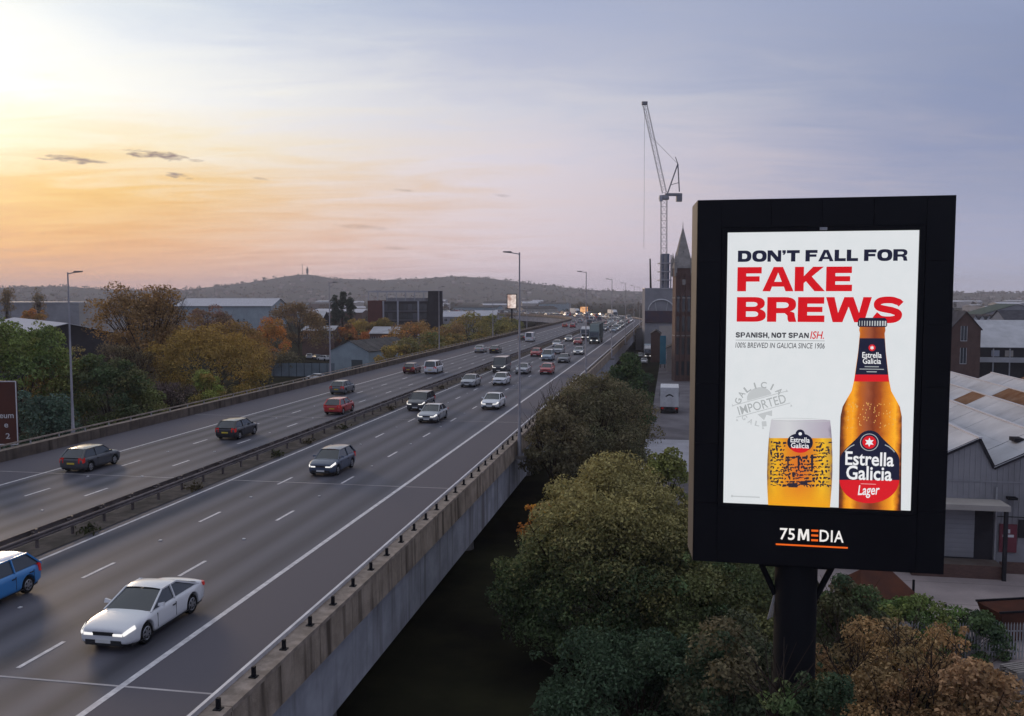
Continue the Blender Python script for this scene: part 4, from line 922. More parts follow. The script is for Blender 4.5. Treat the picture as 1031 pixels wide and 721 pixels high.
def vehicle(kind, colour, s, u, fwd, label, group, detail=2, lit=True, name=None, cat=None):
    km = car_meshes(kind); k = KIT[kind]
    nm = name or {'hatch':'hatchback_car','saloon':'saloon_car','coupe':'coupe_car','suv':'suv_car','mpv':'people_carrier','van':'van'}[kind]
    t = thing(nm, label, cat or ('van' if kind == 'van' else 'car'), P(s, u, RZ+.006), heading(s)+(0 if fwd else math.pi), group)
    put('body', painted(km['body'], kind, 'body', colour), t); put('roof', painted(km['roof'], kind, 'roof', colour), t)
    put('windscreen', km['windscreen'], t); put('rear_window', km['rear_window'], t)
    put('side_window', km['side_window_a'], t); put('side_window', km['side_window_b'], t)
    for x in km['axles']:
        for sg in (1,-1):
            w = put('wheel', km['wheel'], t, (x, sg*(k['W']/2-.13), k['r']))
            if detail > 1: put('rim', km['rim'], w)
    if fwd or detail > 1:
        for q in ('tail_light_a','tail_light_b'): put('tail_light', km[q], t)
    if not fwd or detail > 1:
        for q in ('headlight_a','headlight_b'):
            me = km[q]
            if not lit:
                if q+'_off' not in km: c = me.copy(); c.materials.clear(); c.materials.append(M_HEADO); km[q+'_off'] = c
                me = km[q+'_off']
            put('headlight', me, t)
        put('grille', km['grille'], t)
        if detail > 1: put('door_seam', km['seam'], t)
    if detail > 1:
        put('number_plate', km['front_plate'], t); put('number_plate', km['rear_plate'], t); put('underbody', km['sill'], t)
        for q in ('mirror_a','mirror_b'): put('mirror', painted(km[q], kind, q, colour), t)
    return t
LR = (-17.3, -21.1, -24.6); LL = (-30.5, -33.9, -37.2)
def lane_s(px, py, u):
    p = at(px, py, RZ); a = p.x/p.y
    return u*(math.cos(TH)+a*math.sin(TH))/(a*math.cos(TH)-math.sin(TH))
def car(px, py, u, kind, colour, label, group=None, **kw):
    if u >= -26: return vehicle(kind, colour, lane_s(px, py, u), u, False, label, group or 'oncoming traffic on the near carriageway', **kw)
    return vehicle(kind, colour, lane_s(px, py, u), u, True, label, group or 'traffic driving away on the far carriageway', lit=False, **kw)
# oncoming
car(148, 633, -17.4, 'coupe', 'white', 'large white coupe in the nearest lane at the lower left')
car(-17, 580, -24.6, 'hatch', 'blue', 'bright blue hatchback cut off by the left edge of the picture')
car(335, 474, -21.2, 'hatch', 'dark_blue', 'dark blue grey hatchback alone in the middle lane')
car(436, 419, -21.0, 'saloon', 'silver', 'silver saloon in the middle lane beside the dark off-roader')
car(424, 405, -24.3, 'suv', 'dark_grey', 'dark off-roader with lit headlights next to the central barrier')
car(497, 404, -17.4, 'saloon', 'white', 'white saloon with lit headlights in the inside lane near the tall lamp post')
car(474, 385, -24.4, 'saloon', 'silver', 'silver saloon hugging the central barrier ahead of the dark van', lit=False)
car(505, 382, -21.0, 'hatch', 'white', 'small white hatchback with black grille behind the white saloon', lit=False)
car(505, 369, -24.5, 'van', 'dark_grey', 'dark grey van beside the central barrier')
car(527, 371, -20.9, 'saloon', 'silver', 'silver car half hidden behind the tall lamp post', lit=False)
car(551, 374, -17.4, 'hatch', 'red', 'bright red hatchback in the inside lane', lit=False)
car(552, 357, -20.9, 'mpv', 'pale_blue', 'pale blue people carrier in the middle lane', lit=False)
car(540, 355, -24.5, 'hatch', 'red', 'small red car beside the central barrier behind the dark van', lit=False)
car(568, 361, -17.6, 'saloon', 'grey', 'grey saloon just behind the bright red hatchback', lit=False)
car(583, 351, -17.2, 'saloon', 'silver', 'silver saloon in front of the dark lorry')
car(563, 350, -21.2, 'suv', 'silver', 'silver off-roader behind the pale blue people carrier', lit=False)
car(561, 345, -24.5, 'hatch', 'white', 'small pale car near the barrier behind the small red car', lit=False)
car(582, 343, -21.0, 'hatch', 'red', 'red hatchback in the middle lane beside the dark lorry', lit=False)
car(573, 340, -24.6, 'hatch', 'silver', 'silver hatchback near the barrier beside the red one')
# going away
car(92, 465, -37.2, 'hatch', 'dark_grey', 'dark hatchback with pale roof on the far carriageway before the road sign')
car(239, 434, -33.9, 'hatch', 'black', 'black hatchback with red tail lights in the middle of the far carriageway')
car(345, 393, -37.2, 'hatch', 'grey', 'grey hatchback in the inside lane of the far carriageway')
car(342, 415, -31.2, 'hatch', 'red', 'red hatchback close to the barrier on the far carriageway')
car(415, 371, -37.0, 'hatch', 'maroon', 'maroon hatchback level with a white people carrier on the far carriageway')
car(437, 372, -33.8, 'mpv', 'white', 'white people carrier overtaking the maroon hatchback')
car(484, 352, -37.1, 'saloon', 'silver', 'pale saloon in the inside lane with golden bushes behind')
car(499, 354, -33.9, 'saloon', 'black', 'black saloon beside the pale saloon on the far carriageway')
car(526, 342, -37.1, 'hatch', 'dark_grey', 'dark hatchback beside the white van on the far carriageway')
car(534, 342, -33.9, 'van', 'white', 'white van in the middle lane of the far carriageway')
car(569, 329, -37.1, 'hatch', 'red', 'small red car furthest along the straight of the far carriageway')

M_LGREY = mat('lorry_cab_green_grey', (.10,.14,.145), .4, spec=.5, coat=.4); M_CURT = mat('lorry_curtain', (.06,.085,.085), .6, (.045,.065,.066), .6, .5)
def lorry(t, cabm, boxm, length=11.5, width=2.5, height=4.0, rear_doors=False):
    """cab leads along +x, origin on the ground at mid length"""
    h = length/2; w2 = width/2
    put('cab', MB().hexa([(h-2.2,-w2+.05,.75),(h-.05,-w2+.05,.55),(h-.05,w2-.05,.55),(h-2.2,w2-.05,.75),(h-2.2,-w2+.08,3.0),(h-.35,-w2+.1,3.0),(h-.35,w2-.1,3.0),(h-2.2,w2-.08,3.0)]).mesh('cab', cabm), t)
    put('wind_deflector', MB().hexa([(h-2.2,-w2+.1,3.0),(h-.6,-w2+.15,3.0),(h-.6,w2-.15,3.0),(h-2.2,w2-.1,3.0),(h-2.2,-w2+.15,height-.1),(h-1.6,-w2+.25,height-.15),(h-1.6,w2-.25,height-.15),(h-2.2,w2-.15,height-.1)]).mesh('wind_deflector', cabm), t)
    put('windscreen', MB().add([(h-.135,-w2+.2,1.75),(h-.135,w2-.2,1.75),(h-.29,w2-.22,2.75),(h-.29,-w2+.22,2.75)], [(0,1,2,3)]).mesh('windscreen', M_GLASS), t)
    for sg in (-1,1):
        put('side_window', MB().hexa([(h-1.5,sg*(w2-.1),1.8),(h-.45,sg*(w2-.1),1.8),(h-.45,sg*(w2-.035),1.8),(h-1.5,sg*(w2-.035),1.8),(h-1.5,sg*(w2-.12),2.65),(h-.6,sg*(w2-.12),2.65),(h-.6,sg*(w2-.06),2.65),(h-1.5,sg*(w2-.06),2.65)]).mesh('side_window', M_GLASS), t)
        put('headlight', MB().box(h-.12, h-.03, sg*w2*.55-.2, sg*w2*.55+.2, .75, .98).mesh('headlight', M_HEADL), t)
        put('mirror', MB().box(h-.3, h-.15, sg*(w2+.08)-.1, sg*(w2+.08)+.1, 1.8, 2.5).mesh('mirror', M_TRIM), t)
    put('grille', MB().box(h-.13, h-.055, -.85, .85, 1.0, 1.6).box(h-.12, h-.03, -1.1, 1.1, .45, .72).mesh('grille', M_TRIM), t)
    bx = put('box_body', MB().box(-h, h-2.45, -w2, w2, 1.1, height).mesh('box_body', boxm), t)
    put('chassis', MB().box(-h+.2, h-.4, -.5, .5, .65, 1.09).mesh('chassis', M_TRIM), t)
    put('underrun_guard', MB().box(-h+2.6, h-3.2, -w2+.02, -w2+.06, .5, 1.0).box(-h+2.6, h-3.2, w2-.06, w2-.02, .5, 1.0).mesh('underrun_guard', M_TRIM), t)
    for sg in (-1,1): put('tail_light', MB().box(-h-.02, -h+.02, sg*w2*.75-.18, sg*w2*.75+.18, .8, .98).mesh('tail_light', M_TAIL), t)
    for x in (h-1.3, -h+1.1, -h+2.3):
        for sg in (-1,1): put('wheel', MB().lathe([(0,-.14),(.3,-.14),(.32,-.15),(.5,-.15),(.5,.15),(.32,.15),(.3,.14),(0,.14)], 18, 'y').mesh('wheel', M_TYRE, 40), t, (x, sg*(w2-.2), .5))
    if rear_doors:
        for sg in (-1,1): put('rear_door', MB().box(-h-.03, -h-.002, min(sg*.02,sg*(w2-.05)), max(sg*.02,sg*(w2-.05)), 1.15, height-.08).mesh('rear_door', M_WHITEP), t)
        put('badge', MB().add([(-h-.034,-.65+.13*k,2.75+.35*math.sin(math.pi*k/10)) for k in range(11)]+[(-h-.034,-.5+.1*k,2.65+.22*math.sin(math.pi*k/10)) for k in range(11)], [(k,k+1,k+12,k+11) for k in range(10)]).mesh('badge', M_DKSTEEL), t)
        put('step', MB().box(-h-.25, -h-.02, -1, 1, .45, .6).mesh('step', M_TRIM), t)
def lorry_at(s, u, fwd, label, cabm, boxm, **kw):
    t = thing('lorry', label, 'lorry', P(s, u, RZ+.006), heading(s)+(0 if fwd else math.pi), 'lorries on the motorway'); lorry(t, cabm, boxm, **kw)
lorry_at(lane_s(598, 343, -17.4)+6, -17.4, False, 'dark green grey lorry with a high box in the inside lane', M_LGREY, M_CURT, height=4.7)
lorry_at(lane_s(589, 334, -21)+4, -21.0, False, 'white box lorry beside the dark green grey one', M_WHITEP, M_WHITEP, length=7.5, height=3.3)
lorry_at(470, -17.4, False, 'white high sided lorry at the bend in the inside lane', M_WHITEP, M_WHITEP)
lorry_at(520, -21, False, 'white lorry in the middle of the far queue beyond the bend', M_WHITEP, M_WHITEP, length=9)
# the queue in the distance
rq = random.Random(11); cols = ['white','white','silver','silver','grey','black','red','dark_blue','pale_blue','dark_grey','white']
busy = [(470,-17.4,9),(520,-21,9),(lane_s(598,343,-17.4)+6,-17.4,10),(lane_s(589,334,-21)+4,-21,8)]
for u in LR:
    s = {-17.3: 262, -21.1: 250, -24.6: 240}[u]
    while s < 860:
        s += rq.uniform(7, 12) if s > 310 else rq.uniform(11, 22)
        if any(abs(s-b) < d and abs(u-v) < 1 for b, v, d in busy): continue
        col = rq.choice(cols); kind = rq.choice(['hatch','saloon','suv','hatch','van' if rq.random() < .4 else 'mpv'])
        vehicle(kind, col, s, u+rq.uniform(-.2,.2), False, f'tiny {col.replace("_"," ")} {"van" if kind=="van" else "car"} far off in the oncoming queue', 'far oncoming queue', detail=1, lit=rq.random() < .6)
for u in LL:
    s = 290 if u != -37.2 else 330
    while s < 900:
        s += rq.uniform(16, 60); col = rq.choice(cols); kind = rq.choice(['hatch','saloon','suv','van'])
        vehicle(kind, col, s, u, True, f'tiny {col.replace("_"," ")} {"van" if kind=="van" else "car"} far off driving away round the bend', 'far traffic driving away', detail=1)

# ------------------------------------------------------------------ brown tourist sign
sgp = atY(16.5, 415, 63.0); zb_, zt2 = atY(16.5, 448.5, 63).z, atY(16.5, 383.5, 63).z
st = thing('road_sign', 'brown tourist road sign with white border at the left edge', 'road sign', (sgp.x-2.4, 63.0, RZ-.7), R(4))
sh_ = zt2-zb_; z0 = zb_-(RZ-.7)
put('panel', MB().box(-2.4, 2.4, 0, .05, z0, z0+sh_).mesh('panel', mat('sign_brown', (.085,.022,.012), .5, (.07,.018,.01), 1, .5)), st)
bd = MB()
for a in ((-2.38,2.38,.02,.09),(-2.38,2.38,sh_-.09,sh_-.02)): bd.box(a[0], a[1], -.012, -.004, z0+a[2], z0+a[3])
for a in ((-2.38,-2.30),(2.30,2.38)): bd.box(a[0], a[1], -.012, -.004, z0+.09, z0+sh_-.09)
put('border', bd.mesh('border', M_WHITEP), st)
for x in (-1.6, 1.9): put('post', MB().box(x-.09, x+.09, .06, .2, -.6, z0+sh_-.3).mesh('post', M_GALV), st)
def sgt(body, x0, x1, z0_, z1_):
    o = put('lettering', text_mesh(body, x0, x1, z0_, z1_, 0, M_WHITEP, .01), st); o.matrix_local = Matrix.Translation((0,-.008,0)) @ Matrix.Rotation(math.pi/2, 4, 'X')
sgt('eum', 1.15, 2.12, z0+sh_*.42, z0+sh_*.42+.28); sgt('e', 1.45, 1.72, z0+sh_*.275, z0+sh_*.275+.28); sgt('2', 1.52, 1.82, z0+sh_*.10, z0+sh_*.10+.4)

# ------------------------------------------------------------------ buildings
M_BRICK = bpy.data.materials.new('red_brick'); M_BRICK.use_nodes = True
def brickmat(m, c1, c2, mortar, scale=1.0):
    t = m.node_tree; b = t.nodes['Principled BSDF']; c = N('ShaderNodeTexCoord', t); s_ = N('ShaderNodeSeparateXYZ', t); L(c.outputs['Object'], s_.inputs[0], t)
    cv_ = N('ShaderNodeCombineXYZ', t); L(M_('ADD', s_.outputs[0], s_.outputs[1], tree=t), cv_.inputs[0], t); L(s_.outputs[2], cv_.inputs[1], t)
    br_ = N('ShaderNodeTexBrick', t); br_.inputs['Scale'].default_value = scale; br_.inputs['Color1'].default_value = (*c1,1); br_.inputs['Color2'].default_value = (*c2,1); br_.inputs['Mortar'].default_value = (*mortar,1)
    br_.inputs['Brick Width'].default_value = .22; br_.inputs['Row Height'].default_value = .075; br_.inputs['Mortar Size'].default_value = .006; L(cv_.outputs[0], br_.inputs['Vector'], t)
    n = N('ShaderNodeTexNoise', t); n.inputs['Scale'].default_value = .8; n.inputs['Detail'].default_value = 7; L(c.outputs['Object'], n.inputs['Vector'], t)
    L(mixc(M_('MULTIPLY', M_('SUBTRACT', n.outputs[0], .42, tree=t), 2.2, tree=t, clamp=True), br_.outputs[0], tuple(v*.5 for v in c1), t), b.inputs['Base Color'], t); b.inputs['Roughness'].default_value = .9
brickmat(M_BRICK, (.125,.062,.05), (.09,.043,.037), (.12,.095,.08))
M_SLATE = mat('slate', (.09,.088,.10), .7, (.06,.058,.068), .8, .6, streak=None)
M_STONE = mat('pale_stone', (.34,.31,.29), .85, (.24,.22,.205), 1, .5)
M_ROOFW = mat('white_roof_sheet', (.5,.49,.52), .75, (.48,.47,.5), .3, .5, streak=(.4,.2,(.36,.35,.37)))
M_SHEET = mat('grey_roof_sheet', (.43,.425,.45), .65, (.33,.325,.345), .35, .6, streak=(.5,.25,(.26,.24,.24)))
M_SHEET2 = mat('pale_roof_sheet', (.47,.465,.49), .55, (.36,.355,.375), .4, .6)
M_RUST = mat('rusted_sheet', (.15,.075,.042), .9, (.22,.135,.09), .8, .5)
M_CLAD = mat('grey_cladding', (.30,.29,.31), .65, (.22,.215,.23), .35, .5, streak=(.8,.3,(.17,.16,.17)))
M_GREYW = mat('grey_wall', (.30,.295,.315), .8, (.24,.235,.25), .3, .5)
M_BLUEW = mat('pale_blue_wall', (.30,.36,.40), .6, (.25,.30,.335), .4, .5, streak=(.6,.2,(.2,.24,.26)))
M_DARKW = mat('dark_wall', (.045,.042,.048), .7, (.03,.028,.032), .5, .5)
M_CREAM = mat('cream_wall', (.42,.38,.35), .8, (.34,.31,.29), .3, .5)
M_TEAL = mat('blue_hoarding', (.06,.25,.36), .6, (.05,.2,.3), .5, .5)
M_DOOR = mat('roller_door', (.06,.075,.085), .6)
M_ROOFD = mat('weathered_roof', (.13,.12,.115), .8, (.085,.08,.078), .5, .6)
def box_obj(name, parent, m, *a): return put(name, MB().box(*a).mesh(name, m), parent)
def windows(t, wins, y=0, frame=M_WHITEP, pane=M_WIN, depth=.12):
    for (x, z, w, h) in wins:
        o = put('window', MB().box(x-w/2, x+w/2, y-.03, y+depth, z, z+h).mesh('window', pane), t)
        fr = MB().box(x-w/2-.08, x+w/2+.08, y-.06, y-.005, z-.1, z-.002).box(x-w/2-.06, x-w/2-.001, y-.05, y-.004, z, z+h).box(x+w/2+.001, x+w/2+.06, y-.05, y-.004, z, z+h).box(x-.03, x+.03, y-.045, y-.031, z, z+h)
        put('frame', fr.mesh('frame', frame), o)
def shed(name, label, cat, loc, rz, w, d, he, hr, wallm, roofm, ridge='y', over=.25, group=None, wins=(), door=None, sheets=0):
    t = thing(name, label, cat, loc, rz, group); w2 = w/2
    if ridge == 'y':
        wl = MB().add([(-w2,0,0),(w2,0,0),(w2,0,he),(0,0,hr),(-w2,0,he),(-w2,d,0),(w2,d,0),(w2,d,he),(0,d,hr),(-w2,d,he)], [(0,1,2,3,4),(9,8,7,6,5),(1,6,7,2),(5,0,4,9),(0,5,6,1)])
        put('wall', wl.mesh('wall', wallm), t)
        for sg in (-1,1):
            ex = sg*(w2+over); ez = he-(hr-he)/w2*over; th_ = .12
            p = [(0,-over,hr+.02),(ex,-over,ez+.02),(ex,d+over,ez+.02),(0,d+over,hr+.02)]; p = p if sg > 0 else p[::-1]
            put('roof_slope', MB().hexa(p+[(a,b,c+th_) for a,b,c in p]).mesh('roof_slope', roofm), t)
            for k in range(sheets):    # raised standing ribs between sheets
                yy = d*(k+.5)/sheets; put('roof_rib', MB().bar((0,yy,hr+.16),(ex,yy,ez+.16),.18,.08).mesh('roof_rib', M_ROOFD), t)
    else:
        wl = MB().add([(-w2,0,0),(w2,0,0),(w2,0,he),(-w2,0,he),(-w2,d,0),(w2,d,0),(w2,d,he),(-w2,d,he),(-w2,d/2,hr),(w2,d/2,hr)], [(0,1,2,3),(7,6,5,4),(1,5,6,9,2),(4,0,3,8,7)])
        put('wall', wl.mesh('wall', wallm), t)
        for sg in (0,1):
            y0_, y1_ = (-over, d/2) if sg == 0 else (d+over, d/2); ez = he-(hr-he)/(d/2)*over
            p = [(-w2-over,y0_,ez+.02),(w2+over,y0_,ez+.02),(w2+over,y1_,hr+.02),(-w2-over,y1_,hr+.02)]; p = p if sg == 0 else p[::-1]
            put('roof_slope', MB().hexa(p+[(a,b,c+.12) for a,b,c in p]).mesh('roof_slope', roofm), t)
    if wins: windows(t, wins)
    if door: box_obj('door', t, M_DOOR, door[0], door[1], -.05, .1, 0, door[2])
    return t

# the saw-tooth works on the right
WS, WU = 62.4, 5.0
def onwall(px, py):
    r = ray(px, py); o = Vector((0,0,CH)); tt = (WS)/r.dot(DV); p = o+r*tt; return p.dot(NV)-WU, p.z
wk = thing('factory', 'grey sheeted factory with saw-tooth roof and rusty patches', 'factory', P(WS, WU, 0), -TH)
apx, apz = onwall(986, 442); vx_, vz = onwall(1000.5, 471); PT = 4.6; DEP = 54.0
k0 = -2; teeth = [apx+PT*k for k in range(k0, 8)]
out = [(teeth[0]-(PT-(vx_-apx)), 0)]
top = [(teeth[0]-(PT-(vx_-apx)), vz)]
for a in teeth: top += [(a, apz), (a+(vx_-apx), vz)]
fx0, fx1 = top[0][0], top[-1][0]
mbw = MB()
poly = [(fx0,0),(fx1,0)]+top[::-1]
polyfill(mbw, [poly], 0); mbw.v = [(x,0,y) for x,y,_ in mbw.v]; mbw.f = [f for f in mbw.f]
put('front_wall', mbw.mesh('front_wall', M_CLAD), wk)
rb = MB(); x = fx0+.15
while x < fx1:
    zt3 = np.interp(x, [p[0] for p in top], [p[1] for p in top]); rb.box(x-.05, x+.05, -.035, -.001, 2.0 if True else 0, zt3-.06); x += .34
put('cladding_ribs', rb.mesh('cladding_ribs', M_CLAD), wk)
put('side_wall', MB().box(fx0-.1, fx0, 0, DEP, 0, vz).mesh('side_wall', M_CLAD), wk)
put('back_wall', MB().box(fx0, fx1, DEP-.1, DEP, 0, vz).mesh('back_wall', M_CLAD), wk)
rs = random.Random(5)
for i, a in enumerate(teeth):
    va = a-(PT-(vx_-apx)); nsh = 14; rusty = [False, False]
    for j in range(nsh):
        y0_, y1_ = DEP*j/nsh+.03-.2*(j == 0), DEP*(j+1)/nsh-.03
        lift = rs.uniform(0, .03)
        for hlf in (0, 1):
            xa_, xb_ = va+(a-va)*hlf*.5, va+(a-va)*(hlf*.5+.5); za_, zb2 = vz+(apz-vz)*hlf*.5, vz+(apz-vz)*(hlf*.5+.5)
            rusty[hlf] = rs.random() < (.68 if rusty[hlf] else .10); m = M_RUST if rusty[hlf] else (M_SHEET2 if rs.random() < .6 else M_SHEET)
            p = [(xa_-.02,y0_,za_+.03+lift),(xb_,y0_,zb2+.03+lift),(xb_,y1_,zb2+.03+lift),(xa_-.02,y1_,za_+.03+lift)]
            put('roof_sheet', MB().hexa(p+[(q[0],q[1],q[2]+.05) for q in p]).mesh('roof_sheet', m), wk)
    put('ridge_cap', MB().bar((a,-.25,apz+.1),(a,DEP,apz+.1),.22,.1).mesh('ridge_cap', M_ROOFW), wk)
    put('north_light', MB().hexa([(a+.05,0,apz-.02),(a+.11,0,apz-.02),(a+.11,DEP,apz-.02),(a+.05,DEP,apz-.02),(a+(vx_-apx)-.05,0,vz+.05),(a+(vx_-apx)+.02,0,vz+.05),(a+(vx_-apx)+.02,DEP,vz+.05),(a+(vx_-apx)-.05,DEP,vz+.05)][:4][::-1]+[(a+(vx_-apx)-.05,0,vz+.05),(a+(vx_-apx)-.05,DEP,vz+.05),(a+(vx_-apx)+.02,DEP,vz+.05),(a+(vx_-apx)+.02,0,vz+.05)][::-1]).mesh('north_light', M_WIN), wk)
    put('barge_board', MB().bar((va,-.08,vz+.0),(a,-.08,apz+.0),.1,.22).mesh('barge_board', M_DARKW), wk)
    put('barge_board', MB().bar((a,-.09,apz+.0),(a+(vx_-apx),-.09,vz),.1,.2).mesh('barge_board', M_DARKW), wk)
for k in range(12):
    tk = rs.randrange(1, 9); fr = rs.uniform(.25,.75); yy = rs.uniform(2, 50); xv = teeth[tk]-(PT-(vx_-apx))*(1-fr); zv = vz+(apz-vz)*fr+.1
    put('roof_vent', MB().box(xv-.3, xv+.3, yy-.5, yy+.5, zv, zv+.25).mesh('roof_vent', M_DARKW), wk)
# loading bay
lx0, lz1 = onwall(946, 506); lx1, _ = onwall(1003, 506); bz = .9
put('loading_bay', MB().box(lx0-2, lx1, -1.6, -.06, 0, bz).mesh('loading_bay', M_BRICK), wk)
put('bay_canopy', MB().box(lx0-2, lx1+.2, -2.0, -.04, lz1, lz1+.35).mesh('bay_canopy', M_CREAM), wk)
put('bay_opening', MB().box(lx0-2, lx1-.15, -.09, -.04, bz, lz1).mesh('bay_opening', M_DARKW), wk)
put('shutter', MB().box(lx0-1.4, lx0+(lx1-lx0)*.62, -.14, -.095, bz+.1, lz1-.25).mesh('shutter', M_GREYW), wk)
for k in range(9): put('shutter_slat', MB().box(lx0-1.4, lx0+(lx1-lx0)*.62, -.165, -.141, bz+.15+k*.32, bz+.40+k*.32).mesh('shutter_slat', M_GREYW), wk)
put('bay_post', MB().box(lx1-.1, lx1+.12, -1.9, -1.7, 0, lz1).mesh('bay_post', M_DARKW), wk)
put('dado_wall', MB().box(lx1+.3, fx1, -.12, -.04, 0, .8).mesh('dado_wall', M_BRICK), wk)
a = onwall(1006, 527); b = onwall(1022.5, 556)
sg_ = put('wall_sign', MB().box(a[0], b[0], -.14, -.06, b[1], a[1]).mesh('wall_sign', mat('sign_crimson', (.17,.045,.06), .6, (.13,.035,.045), .8, .5)), wk)
wsg = b[0]-a[0]; hsg = a[1]-b[1]
put('sign_print', MB().box(a[0]+wsg*.35, a[0]+wsg*.6, -.146, -.142, a[1]-hsg*.32, a[1]-hsg*.18).box(a[0]+wsg*.18, a[0]+wsg*.82, -.146, -.142, a[1]-hsg*.46, a[1]-hsg*.37).mesh('sign_print', M_WHITEP), sg_)
a = onwall(1025, 523); put('side_opening', MB().box(a[0], a[0]+3, -.12, -.05, onwall(1025, 541)[1], a[1]).mesh('side_opening', M_DARKW), wk)
a = onwall(1003, 518); put('spiked_rail', MB().box(a[0], a[0]+6, -.25, -.2, a[1]-.1, a[1]-.05).mesh('spiked_rail', M_DKSTEEL), wk)
a = onwall(1003, 490); put('wall_pipe', MB().tube([(a[0],-.12,0),(a[0],-.12,a[1])], .06, 8).mesh('wall_pipe', M_GALV), wk)
a = onwall(1014, 500); put('security_lamp', MB().box(a[0]-.1, a[0]+.45, -.6, -.1, a[1]-.1, a[1]+.05).mesh('security_lamp', M_DKSTEEL), wk)
xl_, zl_ = onwall(975, 484); put('cladding_rail', MB().box(fx0, fx1, -.06, -.037, zl_-.05, zl_+.05).mesh('cladding_rail', M_GREYW), wk)
pf = MB()

# brick gabled block and pale-roofed block behind the factory
p = atY(972.5, 330, 165)
shed('brick_house', 'red brick gabled building with two tall windows right of the billboard', 'building', (p.x, 165, 0), -TH, 5.2, 16, atY(985,331,165).z, atY(972.5,314,165).z, M_BRICK, M_SLATE, wins=[(-.3, atY(972,343,165).z, 1.0, 2.7), (-.3, atY(972,366,165).z, 1.0, 2.9)])
p = atY(930, 330, 170); shed('brick_house', 'long red brick block with slate roof hidden mostly behind the billboard', 'building', (p.x, 171, 0), -TH, 14, 12, 13.2, 15.8, M_BRICK, M_SLATE, ridge='x')
p = atY(1035, 330, 175); hz1, hz2 = atY(1010, 350, 175).z, atY(1010, 326, 185).z
t = shed('depot_building', 'pale sheet roofed depot with open dark ground floor behind the factory', 'building', (p.x, 175, 0), -TH, 19.5, 24, hz1, hz2+.6, M_DARKW, M_SHEET2, ridge='x')
put('railing', MB().box(-9.6, 8, -1.2, -1.1, hz1-2.9, hz1-1.9).mesh('railing', M_SHEET2), t)
for k in range(7): put('column', MB().box(-9.5+3*k, -9.3+3*k, -1.0, -.8, 0, hz1-.2).mesh('column', M_GALV), t)
for k, (xx_, c) in enumerate(((-6.5, M_WINL), (-4, M_CREAM), (-.5, M_WINL), (3.5, M_CREAM))): put('window', MB().box(xx_, xx_+1.5, -.06, -.02, hz1-1.8, hz1-.6).mesh('window', c), t)
p = atY(992, 318, 240)
for k in range(4):
    shed('terrace_house', f'white gabled house {("at the left end of", "second in", "third in", "at the right end of")[k]} the short white row', 'house', (atY(982+k*7, 318, 240).x, 240, 0), -TH, 1.9, 10, atY(980,324,240).z, atY(980,317.5,240).z, M_WHITEP, M_SLATE, group='white gabled row')
p = atY(1003, 310, 330); shed('pavilion', 'wide green grey hipped roof building on the right skyline', 'building', (p.x+2, 320, 0), -TH, 26, 20, atY(1003,318,320).z, atY(1003,306.5,320).z, M_GREYW, mat('green_slate', (.10,.12,.11), .8, (.08,.1,.09), .5, .5), ridge='y')
p = atY(1022, 320, 215); t = shed('flat_block', 'blue grey flat roofed block beside the white gabled row', 'building', (p.x+2.5, 215, 0), -TH, 9, 10, atY(1022,322,215).z, atY(1022,313,215).z, mat('blue_grey_wall', (.2,.22,.28), .7, (.16,.18,.23), .4, .5), M_SLATE, ridge='x')

# gothic brick works with spire, left of the billboard
TY = 190.0
def zt4(py, Y=TY): return atY(687, py, Y).z
x0_, x1_ = atY(680, 300, TY).x, atY(696.5, 300, TY).x; tw = (x1_-x0_)
gt = thing('gothic_tower', 'red brick gothic tower with grey pointed spire beside the billboard edge', 'tower', ((x0_+x1_)/2, TY+tw/2, 0), 0)
ze = zt4(270)
put('shaft', MB().box(-tw/2, tw/2, -tw/2, tw/2, 0, ze).mesh('shaft', M_BRICK), gt)
put('cornice', MB().box(-tw/2-.18, tw/2+.18, -tw/2-.18, tw/2+.18, ze+.003, ze+.5).mesh('cornice', M_STONE), gt)
zs = zt4(227); w_ = tw/2+.1
sp = put('spire', MB().add([(-w_,-w_,ze+.5),(w_,-w_,ze+.5),(w_,w_,ze+.5),(-w_,w_,ze+.5),(0,0,zs)], [(0,1,4),(1,2,4),(2,3,4),(3,0,4),(3,2,1,0)]).mesh('spire', M_STONE), gt)
put('finial', MB().tube([(0,0,zs-.4),(0,0,zs+.9)], [.08,.03], 6).mesh('finial', M_DKSTEEL), sp)
put('lucarne', MB().add([(-.5,-w_*.66,ze+1.6),(.5,-w_*.66,ze+1.6),(.5,-w_*.66,ze+2.8),(0,-w_*.66,ze+3.6),(-.5,-w_*.66,ze+2.8),(-.5,0,ze+1.6),(.5,0,ze+1.6),(.5,0,ze+2.8),(0,0,ze+3.6),(-.5,0,ze+2.8)], [(4,3,2,1,0),(1,2,7,6),(0,5,9,4),(2,3,8,7),(3,4,9,8)]).mesh('lucarne', M_DARKW), sp)
for k in range(4): put('pinnacle', MB().lathe([(.32,-2.2),(.32,.6),(.4,.7),(0,3.0)], 8).mesh('pinnacle', M_STONE), gt, ((-1 if k % 2 else 1)*(tw/2), (-1 if k < 2 else 1)*(tw/2), ze+.5))
cf = put('clock_face', MB().lathe([(0,-.0),(.6,-.0),(.6,.08)], 20, 'y').mesh('clock_face', M_STONE), gt, (0, -tw/2-.09, zt4(284)))
for k, zz in enumerate((zt4(278), zt4(300), zt4(318), zt4(338), zt4(362))):
    put('string_course', MB().box(-tw/2-.06, tw/2+.06, -tw/2-.06, tw/2+.06, zz-.12, zz+.12).mesh('string_course', M_STONE if k % 2 else M_BRICK), gt)
